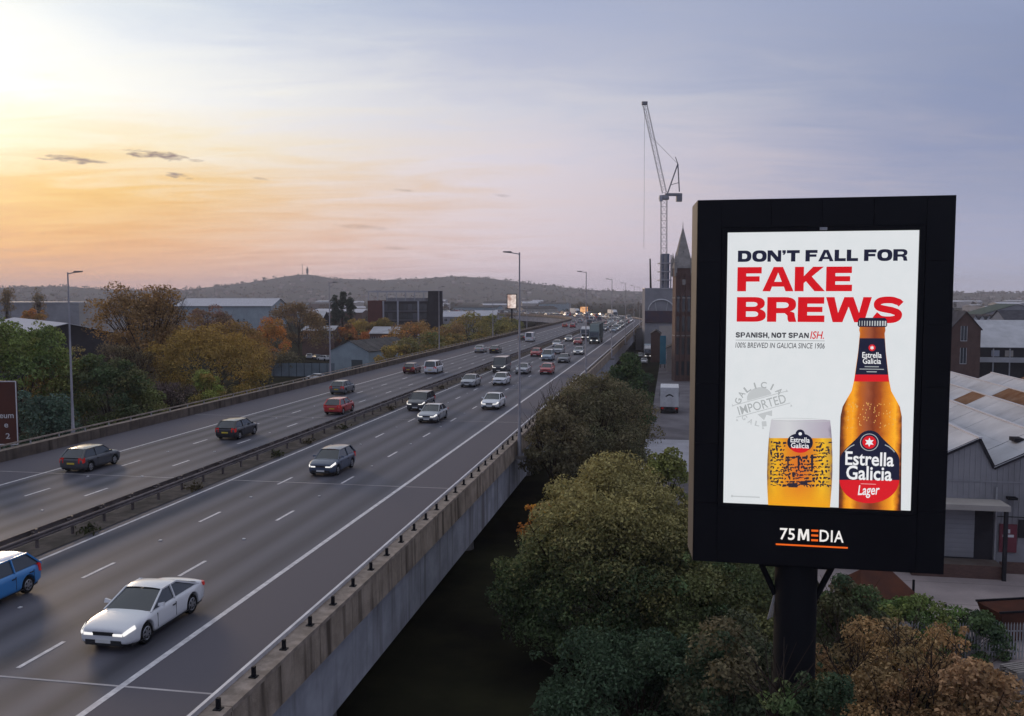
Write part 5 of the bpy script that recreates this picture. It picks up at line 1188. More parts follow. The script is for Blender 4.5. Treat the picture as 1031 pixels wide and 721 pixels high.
for k in range(3):
    for zz, hh in ((zt4(314), 3.4), (zt4(334), 3.3), (zt4(357), 3.6), (zt4(378), 3.0)):
        xx_ = -tw/2+tw*(k+.5)/3; o = put('window', MB().box(xx_-.28, xx_+.28, -tw/2-.03, -tw/2+.05, zz, zz+hh).mesh('window', M_WIN), gt)
for k in (-1,-.33,.33,1): put('buttress', MB().box(k*(tw/2-.12)-.13, k*(tw/2-.12)+.13, -tw/2-.3, -tw/2-.005, 0, ze-1).mesh('buttress', M_BRICK), gt)
gb = shed('brick_works', 'long dark red brick works running behind the gothic tower', 'building', ((x0_+x1_)/2+8, TY+tw+.2, 0), -TH, 14, 60, 17, 21, M_BRICK, M_SLATE)
# grey block with white arch sign
GY = 285.0
gx0, gx1 = atY(649.5, 300, GY).x, atY(681, 300, GY).x
gk = thing('grey_block', 'plain grey block carrying a white arch sign beyond the street', 'building', ((gx0+gx1)/2, GY, 0), -TH*.5); gw = gx1-gx0
zg = lambda py: atY(665, py, GY).z
put('wall', MB().box(-gw/2, gw/2, 0, 14, 0, zg(291)).mesh('wall', M_GREYW), gk)
put('parapet_trim', MB().box(-gw/2-.1, gw/2+.1, -.1, 14.1, zg(291)+.003, zg(291)+.3).mesh('parapet_trim', M_GALV), gk)
pts = [(gw*.02+4.1*math.cos(R(a)), -.25, zg(313)+3.6*math.sin(R(a))) for a in np.linspace(5, 175, 20)]
put('arch_sign', MB().tube(pts, .22, 6).mesh('arch_sign', M_WHITEP), gk)
for a in (60, 120): put('arch_stay', MB().bar((gw*.02+2.2*math.cos(R(a))*1.4,-.25,zg(313)),(gw*.02+4.1*math.cos(R(a)),-.25,zg(313)+3.6*math.sin(R(a))),.12).mesh('arch_stay', M_WHITEP), gk)
put('fascia_board', MB().box(-gw/2, gw/2, -.4, -.06, zg(325), zg(313)).mesh('fascia_board', mat('dark_purple_sign', (.055,.045,.075), .6, (.08,.05,.06), .6, .6)), gk)
put('wall_panel', MB().box(-gw/2+4.6, gw/2-.2, -.3, -.05, 0, zg(328)).mesh('wall_panel', M_CREAM), gk)
def street_shed(px0, px1, pyb, pyt, Y, m, name, label, roofm=M_ROOFD, cat='building', d=14):
    a, b = atY(px0, pyb, Y), atY(px1, pyb, Y); h = atY(px0, pyt, Y).z
    return shed(name, label, cat, ((a.x+b.x)/2, Y, 0), -TH, b.x-a.x, d, h*.9, h, m, roofm)
street_shed(671, 681, 385, 348, 215, M_CREAM, 'street_building', 'small cream building against the gothic tower in the street', d=8)
t = thing('blue_hoarding', 'tall light blue hoarding at the end of the street', 'hoarding', (atY(667.5, 350, 225).x, 225, 0), 0)
put('board', MB().box(-.75, .75, 0, .15, 1.0, atY(667,338,225).z).mesh('board', M_TEAL), t); put('post', MB().box(-.6,-.45,.16,.3,0,5).box(.45,.6,.16,.3,0,5).mesh('post', M_DKSTEEL), t)
street_shed(655, 664.5, 372, 333, 245, M_BRICK, 'street_building', 'narrow brown brick building left of the blue hoarding', d=10)
street_shed(640, 654, 352, 330, 300, M_GREYW, 'street_building', 'low grey building where the street meets the viaduct', d=20)

# crane
CYd = 300.0
def cp(px, py): return atY(px, py, CYd)
cr = thing('tower_crane', 'tall luffing tower crane with raised lattice jib above the grey block', 'crane', (cp(668.5,300).x, CYd, 0), 0)
def cl_(px, py): v = cp(px, py); return Vector((v.x-cr.location.x, 0, v.z))
M_CRANE = mat('crane_steel', (.24,.24,.27), .6, (.19,.19,.215), .5, .5); M_CRANEL = mat('crane_pale', (.36,.36,.41), .6)
def lattice(mb, a, b, w, step, r=.09):
    a, b = Vector(a), Vector(b); d = (b-a).normalized(); x = d.cross(Vector((0,1,0))).normalized(); y = Vector((0,1,0)); n = max(2, int((b-a).length/step))
    cs = [x*(i*w/2)+y*(j*w/2) for i, j in ((-1,-1),(1,-1),(1,1),(-1,1))]
    for c in cs: mb.bar(a+c, b+c, r*1.6)
    for k in range(n):
        p0, p1 = a.lerp(b, k/n), a.lerp(b, (k+1)/n)
        for q in range(4): mb.bar(p0+cs[q], p0+cs[(q+1) % 4], r); mb.bar(p0+cs[q], p1+cs[(q+1) % 4], r)
mb = MB(); mt = cl_(668.5, 201); lattice(mb, (0,0,0), mt, 1.9, 2.2, .075); put('mast', mb.mesh('mast', M_CRANE), cr)
put('slewing_ring', MB().lathe([(0,0),(1.7,0),(1.7,.8),(1.3,1.4),(0,1.4)], 14).mesh('slewing_ring', M_CRANE, 40), cr, mt)
mb = MB(); a, b = cl_(669, 194), cl_(649, 104); lattice(mb, a, b, 1.35, 1.9, .06); put('jib', mb.mesh('jib', M_CRANE), cr)
put('jib_head', MB().box(-.9,.9,-.6,.6,-.5,.5).mesh('jib_head', M_CRANE), cr, b)
mb = MB(); ap = cl_(682.5, 165); mb.bar(cl_(672,195), ap, .4); mb.bar(cl_(684,193), ap, .35); mb.bar(cl_(676,186), cl_(683,184), .2); put('a_frame', mb.mesh('a_frame', M_CRANE), cr)
put('counter_jib', MB().box(0, cl_(686,195).x, -.9, .9, cl_(668,196).z-.4, cl_(668,196).z+.4).mesh('counter_jib', M_CRANE), cr)
put('counterweight', MB().box(cl_(681,195).x, cl_(686.5,195).x, -.8, .8, cl_(668,203).z, cl_(668,195).z).mesh('counterweight', M_CRANE), cr)
put('operator_cab', MB().box(cl_(663.5,200).x, cl_(666.5,200).x, -1.4, -.2, cl_(668,203).z, cl_(668,197).z).mesh('operator_cab', M_CRANEL), cr)
mb = MB(); mb.tube([ap, cl_(656,138), b], .05, 4); mb.tube([ap, cl_(680,158)], .12, 4); mb.tube([b, cl_(648.3,250)], .04, 4); put('cable', mb.mesh('cable', M_DKSTEEL), cr)
t = thing('mobile_crane', 'dark slim telescopic crane boom leaning left of the tower crane', 'crane', (cp(660.5,292).x, CYd+8, 0), 0)
b1 = atY(654.5, 260.5, CYd+8); put('boom', MB().tube([(0,0,2),( (b1.x-t.location.x)*.55,0,2+(b1.z-2)*.6),(b1.x-t.location.x,0,b1.z)], [.5,.4,.25], 6).mesh('boom', M_DKSTEEL), t); put('carrier', MB().box(-1.3,1.3,-4,4,.8,2.2).mesh('carrier', M_CRANE), t)
for k in range(4): put('wheel', MB().lathe([(0,-.2),(.5,-.2),(.5,.2),(0,.2)], 12, 'y').mesh('wheel', M_TYRE), t, ((-1 if k % 2 else 1)*1.1, -2.5+5*(k//2), .5))
t = thing('lift_core', 'unfinished building core with open floors beside the crane mast', 'building', (cp(677,300).x, CYd+14, 0), 0)
zz = 0
for k in range(11): 
    put('floor_slab', MB().box(-1.9, 2.2, 0, 6, k*2.95, k*2.95+.35).mesh('floor_slab', M_CRANEL), t)
    for x in (-1.7, -.2, 1.9): put('column', MB().box(x-.18, x+.18, .1, .45, k*2.95+.35, k*2.95+2.95).mesh('column', M_CRANE), t)
put('lift_shaft', MB().box(-.9, 1.6, 1.5, 5.5, .4, 33).mesh('lift_shaft', mat('core_blue', (.14,.16,.22), .7)), t)

# box lorry and cars in the street
t = thing('box_lorry', 'white box lorry seen from behind in the street beside the billboard', 'lorry', (at(671.5,417,0).x+1.1, at(671.5,417,0).y+4.2, .012), math.pi/2-TH); lorry(t, M_WHITEP, M_WHITEP, length=8.6, width=2.8, height=4.1, rear_doors=True)
def street_car(px, py, kind, col, label, rz):
    p = at(px, py, 0); t = vehicle(kind, col, 0, 0, False, label, 'parked along the street under the viaduct', detail=1, lit=False); t.location = (p.x, p.y, .012); t.rotation_euler = (0,0,rz)
street_car(648.5, 366, 'saloon', 'white', 'white car parked in the street in front of the brown brick building', -math.pi/2-TH)
street_car(645, 361, 'suv', 'black', 'black car parked behind the white car in the street', -math.pi/2-TH)
for px, py, lab in ((627, 352, 'grey curtain sided lorry parked beside the viaduct nearest the camera'), (632, 344, 'pale box lorry parked further along beside the viaduct')):
    p = at(px, py+8, 0); t = thing('parked_lorry', lab, 'lorry', (P(p.dot(DV), -6.2, 0).x, P(p.dot(DV), -6.2, 0).y, .012), -math.pi/2-TH); lorry(t, M_WHITEP, M_BLUEW if px == 627 else M_WHITEP, length=9, height=3.9)

# ------------------------------------------------------------------ left-hand estate
def L2(px, Y): return atY(px, 320, Y).x
p = atY(68, 326, 180)
shed('white_roofed_shed', 'wide shed with pale low pitched roof and dark gable behind the left trees', 'building', (p.x, 180, 0), R(38), 19, 60, atY(68,337,180).z, p.z, M_DARKW, M_ROOFW, over=.6)
t = thing('long_grey_shed', 'long flat grey shed with a pale end bay on the left skyline', 'building', (L2(20, 345), 345, 0), R(6))
zt5 = atY(20, 305.5, 345).z
put('wall', MB().box(-30, 22, 0, 30, 0, zt5).mesh('wall', M_GREYW), t); put('pale_bay', MB().box(22.05, 31, -.3, 30, 0, zt5+.1).mesh('pale_bay', M_CREAM), t); put('roof_edge', MB().box(-30.2, 22, -.2, 30.1, zt5+.003, zt5+.5).mesh('roof_edge', M_SHEET), t)
p = atY(225, 303, 480); shed('long_white_warehouse', 'long warehouse with white roof edge and pale blue walls below the hill', 'building', (p.x, 480, 0), R(2), 50, 40, atY(225,308,480).z, p.z+1.2, M_BLUEW, M_ROOFW, ridge='x', over=1)
# dark glazed office block
OY = 330.0; ox = lambda px: atY(px, 310, OY).x; oz = lambda py: atY(400, py, OY).z
ob = thing('office_block', 'dark glazed office block with red brick end and roof frame', 'building', (ox(385), OY, 0), R(3))
put('glazed_wing', MB().box(0, ox(444)-ox(385), 0, 16, 0, oz(303.5)).mesh('glazed_wing', M_DARKW), ob)
put('brick_end', MB().box(ox(370.5)-ox(385), -.02, -.6, 16.5, 0, oz(303.5)+.3).mesh('brick_end', mat('dull_brick', (.13,.05,.045), .9, (.1,.04,.036), .5, .5)), ob)
put('stair_tower', MB().box(ox(431)-ox(385), ox(445)-ox(385), -.8, 10, 0, oz(293)).mesh('stair_tower', M_DARKW), ob)
put('roof_plant', MB().box(ox(388)-ox(385), ox(430)-ox(385), 3, 12, oz(303.5)+.01, oz(300)).mesh('roof_plant', M_GREYW), ob)
Wd = ox(444)-ox(385)
for r_ in range(4):
    zz = oz(303.5)-1.0-3.3*r_
    put('floor_band', MB().box(.02, Wd-5.2, -.12, -.01, zz-2.75, zz-2.4).mesh('floor_band', mat('band_grey', (.12,.12,.135), .6)), ob)
    for k in range(9): put('window', MB().box(.3+k*1.8, 1.9+k*1.8, -.06, -.005, zz-2.3, zz).mesh('window', M_WIN if (k*7+r_*3) % 5 else mat('window_mid', (.07,.075,.09), .15, spec=.6)), ob)
for k in range(9):
    x = ox(371)-ox(385)+k*(ox(445)-ox(371))/8; put('frame_post', MB().box(x-.15, x+.15, 1, 1.3, oz(303.5)+.3, oz(293.5)).mesh('frame_post', M_CRANEL), ob)
put('frame_beam', MB().box(ox(371)-ox(385), ox(445)-ox(385), .95, 1.35, oz(294.3), oz(292.8)).mesh('frame_beam', M_CRANEL), ob)
for k in (386, 400.5, 421): put('pale_mullion', MB().box(ox(k)-ox(385)-.3, ox(k)-ox(385)+.3, -.3, -.13, 0, oz(303)).mesh('pale_mullion', M_CRANEL), ob)
# pale blue gabled shed
BYd = 212.0; p = atY(351.5, 343.5, BYd)
bs = shed('blue_shed', 'pale blue gabled workshop with a dark roller door beside the motorway', 'workshop', (p.x, BYd, 0), R(-22), 10.6, 22, atY(331,353.5,BYd).z, p.z, M_BLUEW, M_ROOFD, sheets=7, door=(0.6, 3.6, 3.1))
fn = thing('panel_fence', 'blue grey metal panel fence left of the pale blue workshop', 'fence', (at(300,380,0).x, 201, 0), R(-4))
for k in range(9):
    put('panel', MB().box(-7.6+k*1.75, -5.95+k*1.75, 0, .06, .1, 3.1).mesh('panel', mat('fence_blue_grey', (.15,.19,.22), .6, (.12,.15,.175), .5, .5)), fn)
    put('post', MB().box(-7.7+k*1.75, -7.61+k*1.75, -.05, .12, 0, 3.3).mesh('post', M_DKSTEEL), fn)
def lblock(px0, px1, pyt, pyr, Y, wm, rm, name, label, ridge='x', d=12, rz=0, wins=0):
    a, b = atY(px0, pyt, Y), atY(px1, pyt, Y); zr_ = atY((px0+px1)/2, pyr, Y).z; w = b.x-a.x
    ws = [(-w/2+w*(k+.5)/wins, max(.8, a.z-2.2), min(1.4, w/wins*.6), 1.3) for k in range(wins)]
    return shed(name, label, 'building', ((a.x+b.x)/2, Y, 0), R(rz), w, d, a.z, zr_, wm, rm, ridge=ridge, wins=ws)
lblock(304, 336, 333, 329, 275, M_BRICK, M_SHEET, 'brick_unit', 'low brick unit with grey roof behind the pale blue workshop', wins=5)
lblock(372, 402, 336, 330, 262, M_BRICK, M_SHEET, 'brick_unit', 'brown brick unit between the orange bushes and the workshop roof', wins=4, rz=-5)
lblock(309, 325, 320, 314, 330, M_DARKW, M_SHEET2, 'small_office', 'small dark building with white upper windows near the dark conifers', wins=4)
lblock(446, 475, 319, 314, 420, M_GREYW, M_ROOFW, 'pale_unit', 'pale roofed unit just right of the dark office block', wins=5)
lblock(478, 500, 318, 313, 470, M_CREAM, M_ROOFW, 'pale_unit', 'cream walled unit between the office block and the lit pink screen', wins=4)
for i, (px, py, col) in enumerate(((262, 345, 'white'), (272, 346, 'silver'), (285, 349, 'white'), (312, 353, 'white'), (319, 354, 'dark_blue'), (326, 355, 'white'), (318, 379, 'white'))):
    street_car(px, py+8 if i < 6 else 383, 'hatch', col, f'{col.replace("_"," ")} car parked {"leftmost in the yard left of", "second in the yard left of", "third in the yard left of", "first in the row behind", "second in the row behind", "third in the row behind", "behind the panel fence beside"}[i]' .replace('{','') if False else f'{col.replace("_"," ")} car parked ' + ('leftmost in the yard behind the dark hedge','second in the yard behind the dark hedge','third in the yard behind the dark hedge','first in the row left of the blue workshop','second in the row left of the blue workshop','third in the row left of the blue workshop','just behind the panel fence')[i], R(20+i*25))

# lit screens far off
for px, py, wpx, hpx, Y, col, es, lab in ((515.3, 303.5, 8.5, 13.5, 330, (1.0,.62,.5), 1.0, 'small pink lit advertising screen left of the tall lamp post in the distance'), (588, 314, 7.5, 10, 690, (1.0,.36,.12), 1.1, 'small orange lit advertising screen above the far queue')):
    p = atY(px, py, Y); w, h = wpx/FPX*Y, hpx/FPX*Y
    t = thing('lit_screen', lab, 'billboard', (p.x, Y, 0), 0)
    sm = bpy.data.materials.new('lit_picture'); sm.use_nodes = True; tt = sm.node_tree; bb2 = tt.nodes['Principled BSDF']; n = N('ShaderNodeTexNoise', tt); n.inputs['Scale'].default_value = .5; gg = N('ShaderNodeNewGeometry', tt); L(gg.outputs['Position'], n.inputs['Vector'], tt)
    L(mixc(M_('MULTIPLY', M_('SUBTRACT', n.outputs[0], .35, tree=tt), 3, tree=tt, clamp=True), tuple(.4*c for c in col), (1.0,.9,.85) if es == 1.0 else (1,.55,.25), tt), bb2.inputs['Emission Color'], tt); bb2.inputs['Emission Strength'].default_value = es; bb2.inputs['Base Color'].default_value = (.02,.02,.02,1)
    put('screen', MB().box(-w/2, w/2, -.3, -.15, p.z-h/2, p.z+h/2).mesh('screen', sm), t)
    put('cabinet', MB().box(-w/2-.3, w/2+.3, -.14, .4, p.z-h/2-.3, p.z+h/2+.3).mesh('cabinet', M_DKSTEEL), t); put('pole', MB().box(-.3, .3, 0, .35, 0, p.z-h/2-.3).mesh('pole', M_DKSTEEL), t)

# ------------------------------------------------------------------ right-hand yard things
p = atY(880, 581, 50); sd = thing('yard_hut', 'small hut with rusty hipped roof in the yard under the billboard', 'hut', (p.x, 50, 0), R(12))
put('wall', MB().box(-1.6, 1.6, -1.4, 1.4, 0, 1.5).mesh('wall', M_DARKW), sd)
put('roof', MB().add([(-1.8,-1.6,1.45),(1.8,-1.6,1.45),(1.8,1.6,1.45),(-1.8,1.6,1.45),(-.9,0,2.7),(.9,0,2.7)], [(0,1,5,4),(1,2,5),(2,3,4,5),(3,0,4),(3,2,1,0)]).mesh('roof', mat('hut_rust', (.11,.045,.03), .9, (.075,.035,.028), 1.2, .5)), sd)
put('vent_pipe', MB().tube([(1.9,-.9,0),(1.9,-.9,2.2)], .07, 8).mesh('vent_pipe', M_DKSTEEL), sd)
sk_ = thing('skip', 'rusty brown skip behind the palisade fence at the right edge', 'skip', (atY(1030, 640, 47).x, 47, 0), R(8))
put('bin', MB().hexa([(-1.5,-.9,.1),(1.5,-.9,.1),(1.5,.9,.1),(-1.5,.9,.1),(-2.1,-.95,1.6),(2.1,-.95,1.6),(2.1,.95,1.6),(-2.1,.95,1.6)]).mesh('bin', mat('skip_rust', (.085,.035,.025), .85, (.06,.028,.022), 1.5, .5)), sk_)
put('rim', MB().box(-2.15,2.15,-1.0,-.9,1.6,1.7).box(-2.15,2.15,.9,1.0,1.6,1.7).mesh('rim', M_DKSTEEL), sk_)
pl = thing('palisade_fence', 'grey steel palisade fence at the right edge of the yard', 'fence', (atY(1006, 660, 43.5).x, 43.5, 0), 0)
pale = MB().add([(-.035,-.01,.1),(.035,-.01,.1),(.035,.01,.1),(-.035,.01,.1),(-.035,-.01,1.85),(.035,-.01,1.85),(.035,.01,1.85),(-.035,.01,1.85),(0,0,2.0)], [(0,1,5,4),(1,2,6,5),(2,3,7,6),(3,0,4,7),(4,5,8),(5,6,8),(6,7,8),(7,4,8)]).mesh('pale', M_GALV)
for k in range(60): put('pale', pale, pl, (-6.5+k*.15, 0, 0))
for z in (.45, 1.5): put('rail', MB().box(-6.6, 2.5, .012, .05, z, z+.06).mesh('rail', M_GALV), pl)
for k in range(4): put('post', MB().box(-6.6+k*2.75, -6.48+k*2.75, .052, .15, 0, 1.9).mesh('post', M_GALV), pl)
for n_, (px, Y, hgt, rz) in enumerate(((1026, 40.3, 7, 12), (1012, 39.6, 4, -20))):
    p = atY(px, 690, Y)
    for k in range(hgt):
        q = thing('pallet', f'weathered wooden pallet {("lowest","second from the ground","third from the ground","fourth from the ground","fifth from the ground","next to the top","topmost")[k] if n_ == 0 else ("lowest","second from the ground","next to the top","topmost")[k]} in the {("tall", "short")[n_]} heap by the palisade fence', 'pallet', (p.x+random.uniform(-.08,.08), Y+random.uniform(-.08,.08), .02+k*.145), R(rz+random.uniform(-6,6)), 'pallets heaped by the fence')
        wdm = mat('pale_timber', (.32,.29,.27), .85, (.22,.195,.18), 2, .6)
        for j in range(6): put('board', MB().box(-.6, .6, -.5+j*.18, -.4+j*.18, .115, .138).mesh('board', wdm), q)
        for j in (-.5, 0, .4): put('bearer', MB().box(-.6+.0, .6, j, j+.09, .0, .112).mesh('bearer', wdm), q)

# ------------------------------------------------------------------ trees and shrubs
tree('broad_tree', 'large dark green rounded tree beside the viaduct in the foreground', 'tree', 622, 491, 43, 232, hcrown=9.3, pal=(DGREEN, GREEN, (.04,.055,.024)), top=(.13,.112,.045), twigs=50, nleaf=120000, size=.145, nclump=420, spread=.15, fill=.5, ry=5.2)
tree('broad_tree', 'dark green tree partly hidden behind the billboard corner', 'tree', 722, 553, 39, 190, hcrown=6.6, pal=(DGREEN, GREEN, OLIVE), nleaf=42000, size=.145, nclump=140, spread=.18, fill=.45)
tree('shrub', 'dark shrub at the bottom below the large rounded tree', 'shrub', 648, 640, 33, 200, hcrown=5.2, pal=(DGREEN, (.03,.045,.026)), nleaf=34000, size=.13, nclump=110, spread=.2)
tree('shrub', 'dark shrub low down beside the billboard pole', 'shrub', 740, 640, 31, 130, hcrown=5.4, pal=(DGREEN, DULL), nleaf=11000, size=.16, nclump=70, spread=.22)
tree('bare_bush', 'brown half bare tree leaning over the parapet beyond the large green tree', 'tree', 592, 384, 78, 118, hcrown=10.5, pal=((.085,.07,.04), (.07,.06,.034), (.06,.062,.034)), nleaf=40000, size=.18, nclump=190, spread=.18, twigs=60, fill=.4)
tree('bare_bush', 'brown scrubby bush between the brown tree and the parapet', 'bush', 560, 412, 66, 66, hcrown=6.5, pal=(DULL, (.055,.05,.03)), nleaf=9000, size=.22, nclump=70, spread=.22, twigs=30)
tree('green_bush', 'bright green bushy tree by the street left of the box lorry', 'tree', 633, 367, 112, 46, hcrown=10, pal=(GREEN, DGREEN), nleaf=12000, size=.3, nclump=90, spread=.22)
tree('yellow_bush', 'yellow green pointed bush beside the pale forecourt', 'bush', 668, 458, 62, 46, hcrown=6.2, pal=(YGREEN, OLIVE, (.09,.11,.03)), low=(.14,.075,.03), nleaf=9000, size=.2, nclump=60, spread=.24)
tree('orange_sapling', 'small orange leaved sapling against the viaduct', 'sapling', 540, 506, 53, 34, hcrown=3.2, pal=(ORANGE, (.34,.14,.02)), nleaf=900, size=.2, nclump=16, spread=.35)
tree('rusty_bush', 'large rusty brown leaved bush at the bottom right', 'bush', 905, 642, 33, 196, hcrown=5.2, pal=((.15,.093,.045), (.23,.14,.055), (.19,.112,.06), (.11,.09,.042)), nleaf=30000, size=.125, nclump=120, spread=.17, fill=.2, twigs=70)
tree('rusty_bush', 'rusty brown leaved bush nearest the camera at the lower right corner', 'bush', 985, 672, 30, 90, hcrown=4, pal=((.16,.10,.048), (.2,.12,.065)), nleaf=7000, size=.16, nclump=50, spread=.24)
tree('shrub', 'bright green shrub in front of the yard below the billboard', 'shrub', 925, 606, 45, 100, hcrown=3.3, pal=(GREEN, (.055,.095,.025), YGREEN), nleaf=9000, size=.18, nclump=70, spread=.22)
tree('shrub', 'green shrub next to the yard hut with a pale stem', 'shrub', 855, 592, 41, 66, hcrown=4.6, pal=(GREEN, DULL, DGREEN), nleaf=8000, size=.17, nclump=60, spread=.24, twigs=8)
tree('shrub', 'low dark green shrub right of the bright one near the skip', 'shrub', 985, 622, 44, 60, hcrown=2.6, pal=(DGREEN, GREEN), nleaf=5000, size=.17, nclump=40, spread=.24)
tree('shrub', 'dark shrub wrapped round the front of the billboard pole', 'shrub', 822, 676, 22.8, 70, hcrown=3.6, pal=(DGREEN, (.03,.042,.022)), nleaf=9000, size=.1, nclump=60, spread=.22)
tree('leafy_plant', 'pale green leafy plant at the foot of the billboard pole', 'shrub', 782, 683, 22.6, 44, hcrown=2.4, pal=((.05,.08,.03), (.065,.08,.035)), nleaf=2200, size=.11, nclump=34, spread=.22, fill=.2, twigs=8)
# left bank
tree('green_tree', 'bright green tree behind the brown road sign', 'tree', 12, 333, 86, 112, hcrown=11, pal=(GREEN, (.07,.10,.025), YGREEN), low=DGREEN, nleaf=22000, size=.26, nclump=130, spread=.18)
tree('grey_bush', 'grey green bush right of the brown road sign', 'bush', 45, 396, 76, 66, hcrown=8.5, pal=(BGREEN, DGREEN, (.045,.065,.05)), nleaf=10000, size=.24, nclump=70, spread=.24)
tree('thin_tree', 'thin yellowing tree behind the left lamp post', 'tree', 64, 350, 92, 60, hcrown=10, pal=(YELL, DULL, (.12,.09,.03)), nleaf=5500, size=.26, nclump=60, spread=.26, twigs=30)
tree('dark_tree', 'dark green tree with yellow tips right of the left lamp post', 'tree', 108, 362, 88, 74, hcrown=9.5, pal=(DGREEN, (.025,.038,.02), GREEN, OLIVE), nleaf=15000, size=.25, nclump=90, spread=.21)
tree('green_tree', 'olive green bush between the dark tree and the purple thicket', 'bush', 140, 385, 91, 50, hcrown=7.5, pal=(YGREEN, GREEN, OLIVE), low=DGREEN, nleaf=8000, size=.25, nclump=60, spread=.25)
tree('brown_tree', 'tall brown autumn tree with bare twigs rising above the skyline', 'tree', 146, 291, 128, 104, hcrown=13, pal=(BROWN, (.15,.088,.03), (.10,.064,.032)), nleaf=14000, size=.32, nclump=120, spread=.2, fill=.25, twigs=90)
tree('thicket', 'purple brown leafless thicket by the left parapet', 'thicket', 165, 386, 99, 56, hcrown=6.5, pal=((.055,.04,.04), (.075,.055,.045)), nleaf=6000, size=.2, nclump=60, spread=.25, twigs=90)
tree('thicket', 'brown leafless thicket at the foot of the tall brown tree', 'thicket', 128, 348, 112, 56, hcrown=9, pal=((.065,.048,.035), DULL), nleaf=5000, size=.22, nclump=60, spread=.25, twigs=90)
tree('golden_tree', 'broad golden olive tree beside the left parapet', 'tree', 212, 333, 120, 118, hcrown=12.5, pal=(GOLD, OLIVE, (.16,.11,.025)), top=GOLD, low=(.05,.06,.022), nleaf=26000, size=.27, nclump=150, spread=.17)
tree('light_bush', 'small yellow green bush in front of the golden tree', 'bush', 208, 378, 101, 34, hcrown=6.5, pal=(YGREEN, (.10,.14,.03), GOLD), nleaf=7000, size=.22, nclump=40, spread=.28)
tree('golden_tree', 'golden tree top showing behind the broad golden olive tree', 'tree', 240, 325, 155, 62, hcrown=11, pal=(GOLD, BROWN), nleaf=8000, size=.35, nclump=70, spread=.22)
tree('orange_tree', 'orange autumn tree near the parked cars on the left', 'tree', 268, 325, 185, 36, hcrown=9, pal=(ORANGE, GOLD), nleaf=5000, size=.36, nclump=50, spread=.26)
tree('brown_tree', 'wide brown tree in front of the long white warehouse', 'tree', 215, 311, 260, 44, hcrown=12, pal=(BROWN, (.10,.055,.04)), nleaf=5000, size=.5, nclump=60, spread=.24, twigs=25)
tree('brown_tree', 'large dull brown tree left of the pale blue workshop', 'tree', 300, 309, 250, 64, hcrown=14, pal=(BROWN, DULL, (.1,.06,.03)), nleaf=9000, size=.48, nclump=80, spread=.22, twigs=30)
tree('dark_hedge', 'dark hedge in front of the parked cars on the left', 'hedge', 278, 357, 205, 60, hcrown=4.8, pal=(DULL, (.035,.035,.022)), nleaf=6000, size=.35, nclump=50, spread=.3)
for k, (px, pyt, w, Y) in enumerate(((337, 298.5, 4.5, 320), (345, 295.5, 5.5, 320), (352.5, 299.5, 4.5, 318))):
    tree('conifer', ('left one of three dark conifers below the hill mast', 'tallest middle one of three dark conifers below the hill mast', 'right one of three dark conifers below the hill mast')[k], 'tree', px, pyt, Y, w, hcrown=14, pal=((.018,.025,.02), (.025,.032,.024)), nleaf=3000, size=.5, nclump=40, spread=.35, group='dark conifers')
for k, (px, pyt, w, Y, pal, lab) in enumerate((
    (398, 349, 34, 200, (OLIVE, GOLD, YELL), 'golden bush touching the workshop roof'), (428, 338, 60, 208, (OLIVE, GREEN, GOLD), 'broad olive bush in front of the office block'),
    (415, 327, 56, 250, (GOLD, BROWN, ORANGE), 'orange brown tree at the foot of the office block'), (446, 330, 44, 240, (BROWN, GOLD), 'brown bush right of the office block foot'),
    (470, 316, 44, 275, (OLIVE, YGREEN, GOLD), 'yellow olive tree right of the office block'), (496, 318, 38, 300, (YGREEN, YELL, OLIVE), 'yellow green tree below the pink screen'),
    (515, 322, 30, 330, (OLIVE, YGREEN), 'olive bush just left of the tall lamp post'), (384, 321, 30, 300, (GOLD, OLIVE), 'golden tree in front of the brick end of the office block'),
    (362, 322, 26, 300, (YELL, GOLD), 'yellow tree between the conifers and the office block'), (350, 328, 20, 280, (ORANGE, BROWN), 'small orange tree behind the workshop gable'),
    (375, 333, 26, 285, (ORANGE, (.15,.06,.03)), 'russet tree behind the workshop roof'), (455, 338, 30, 232, (GOLD, OLIVE), 'low golden bush against the left parapet'))):
    tree('autumn_tree', lab, 'tree', px, pyt, Y, w, pal=pal, nleaf=5500, size=.42, nclump=55, spread=.25, group='autumn trees beyond the far carriageway')
tree('poplar', 'bare brown tree rising at the far left skyline', 'tree', 6, 291, 300, 9, hcrown=15, pal=(BROWN, DULL), nleaf=1500, size=.45, nclump=30, spread=.4, twigs=20)
tree('poplar', 'thin bare tree just right of the brown one on the left skyline', 'tree', 38, 290.5, 300, 12, hcrown=15, pal=(BROWN, DULL), nleaf=1200, size=.45, nclump=30, spread=.4, twigs=24)
tree('autumn_tree', 'small orange tree in front of the long grey shed', 'tree', 32, 312, 250, 20, pal=(ORANGE, GOLD), nleaf=2500, size=.4, nclump=30, spread=.3)

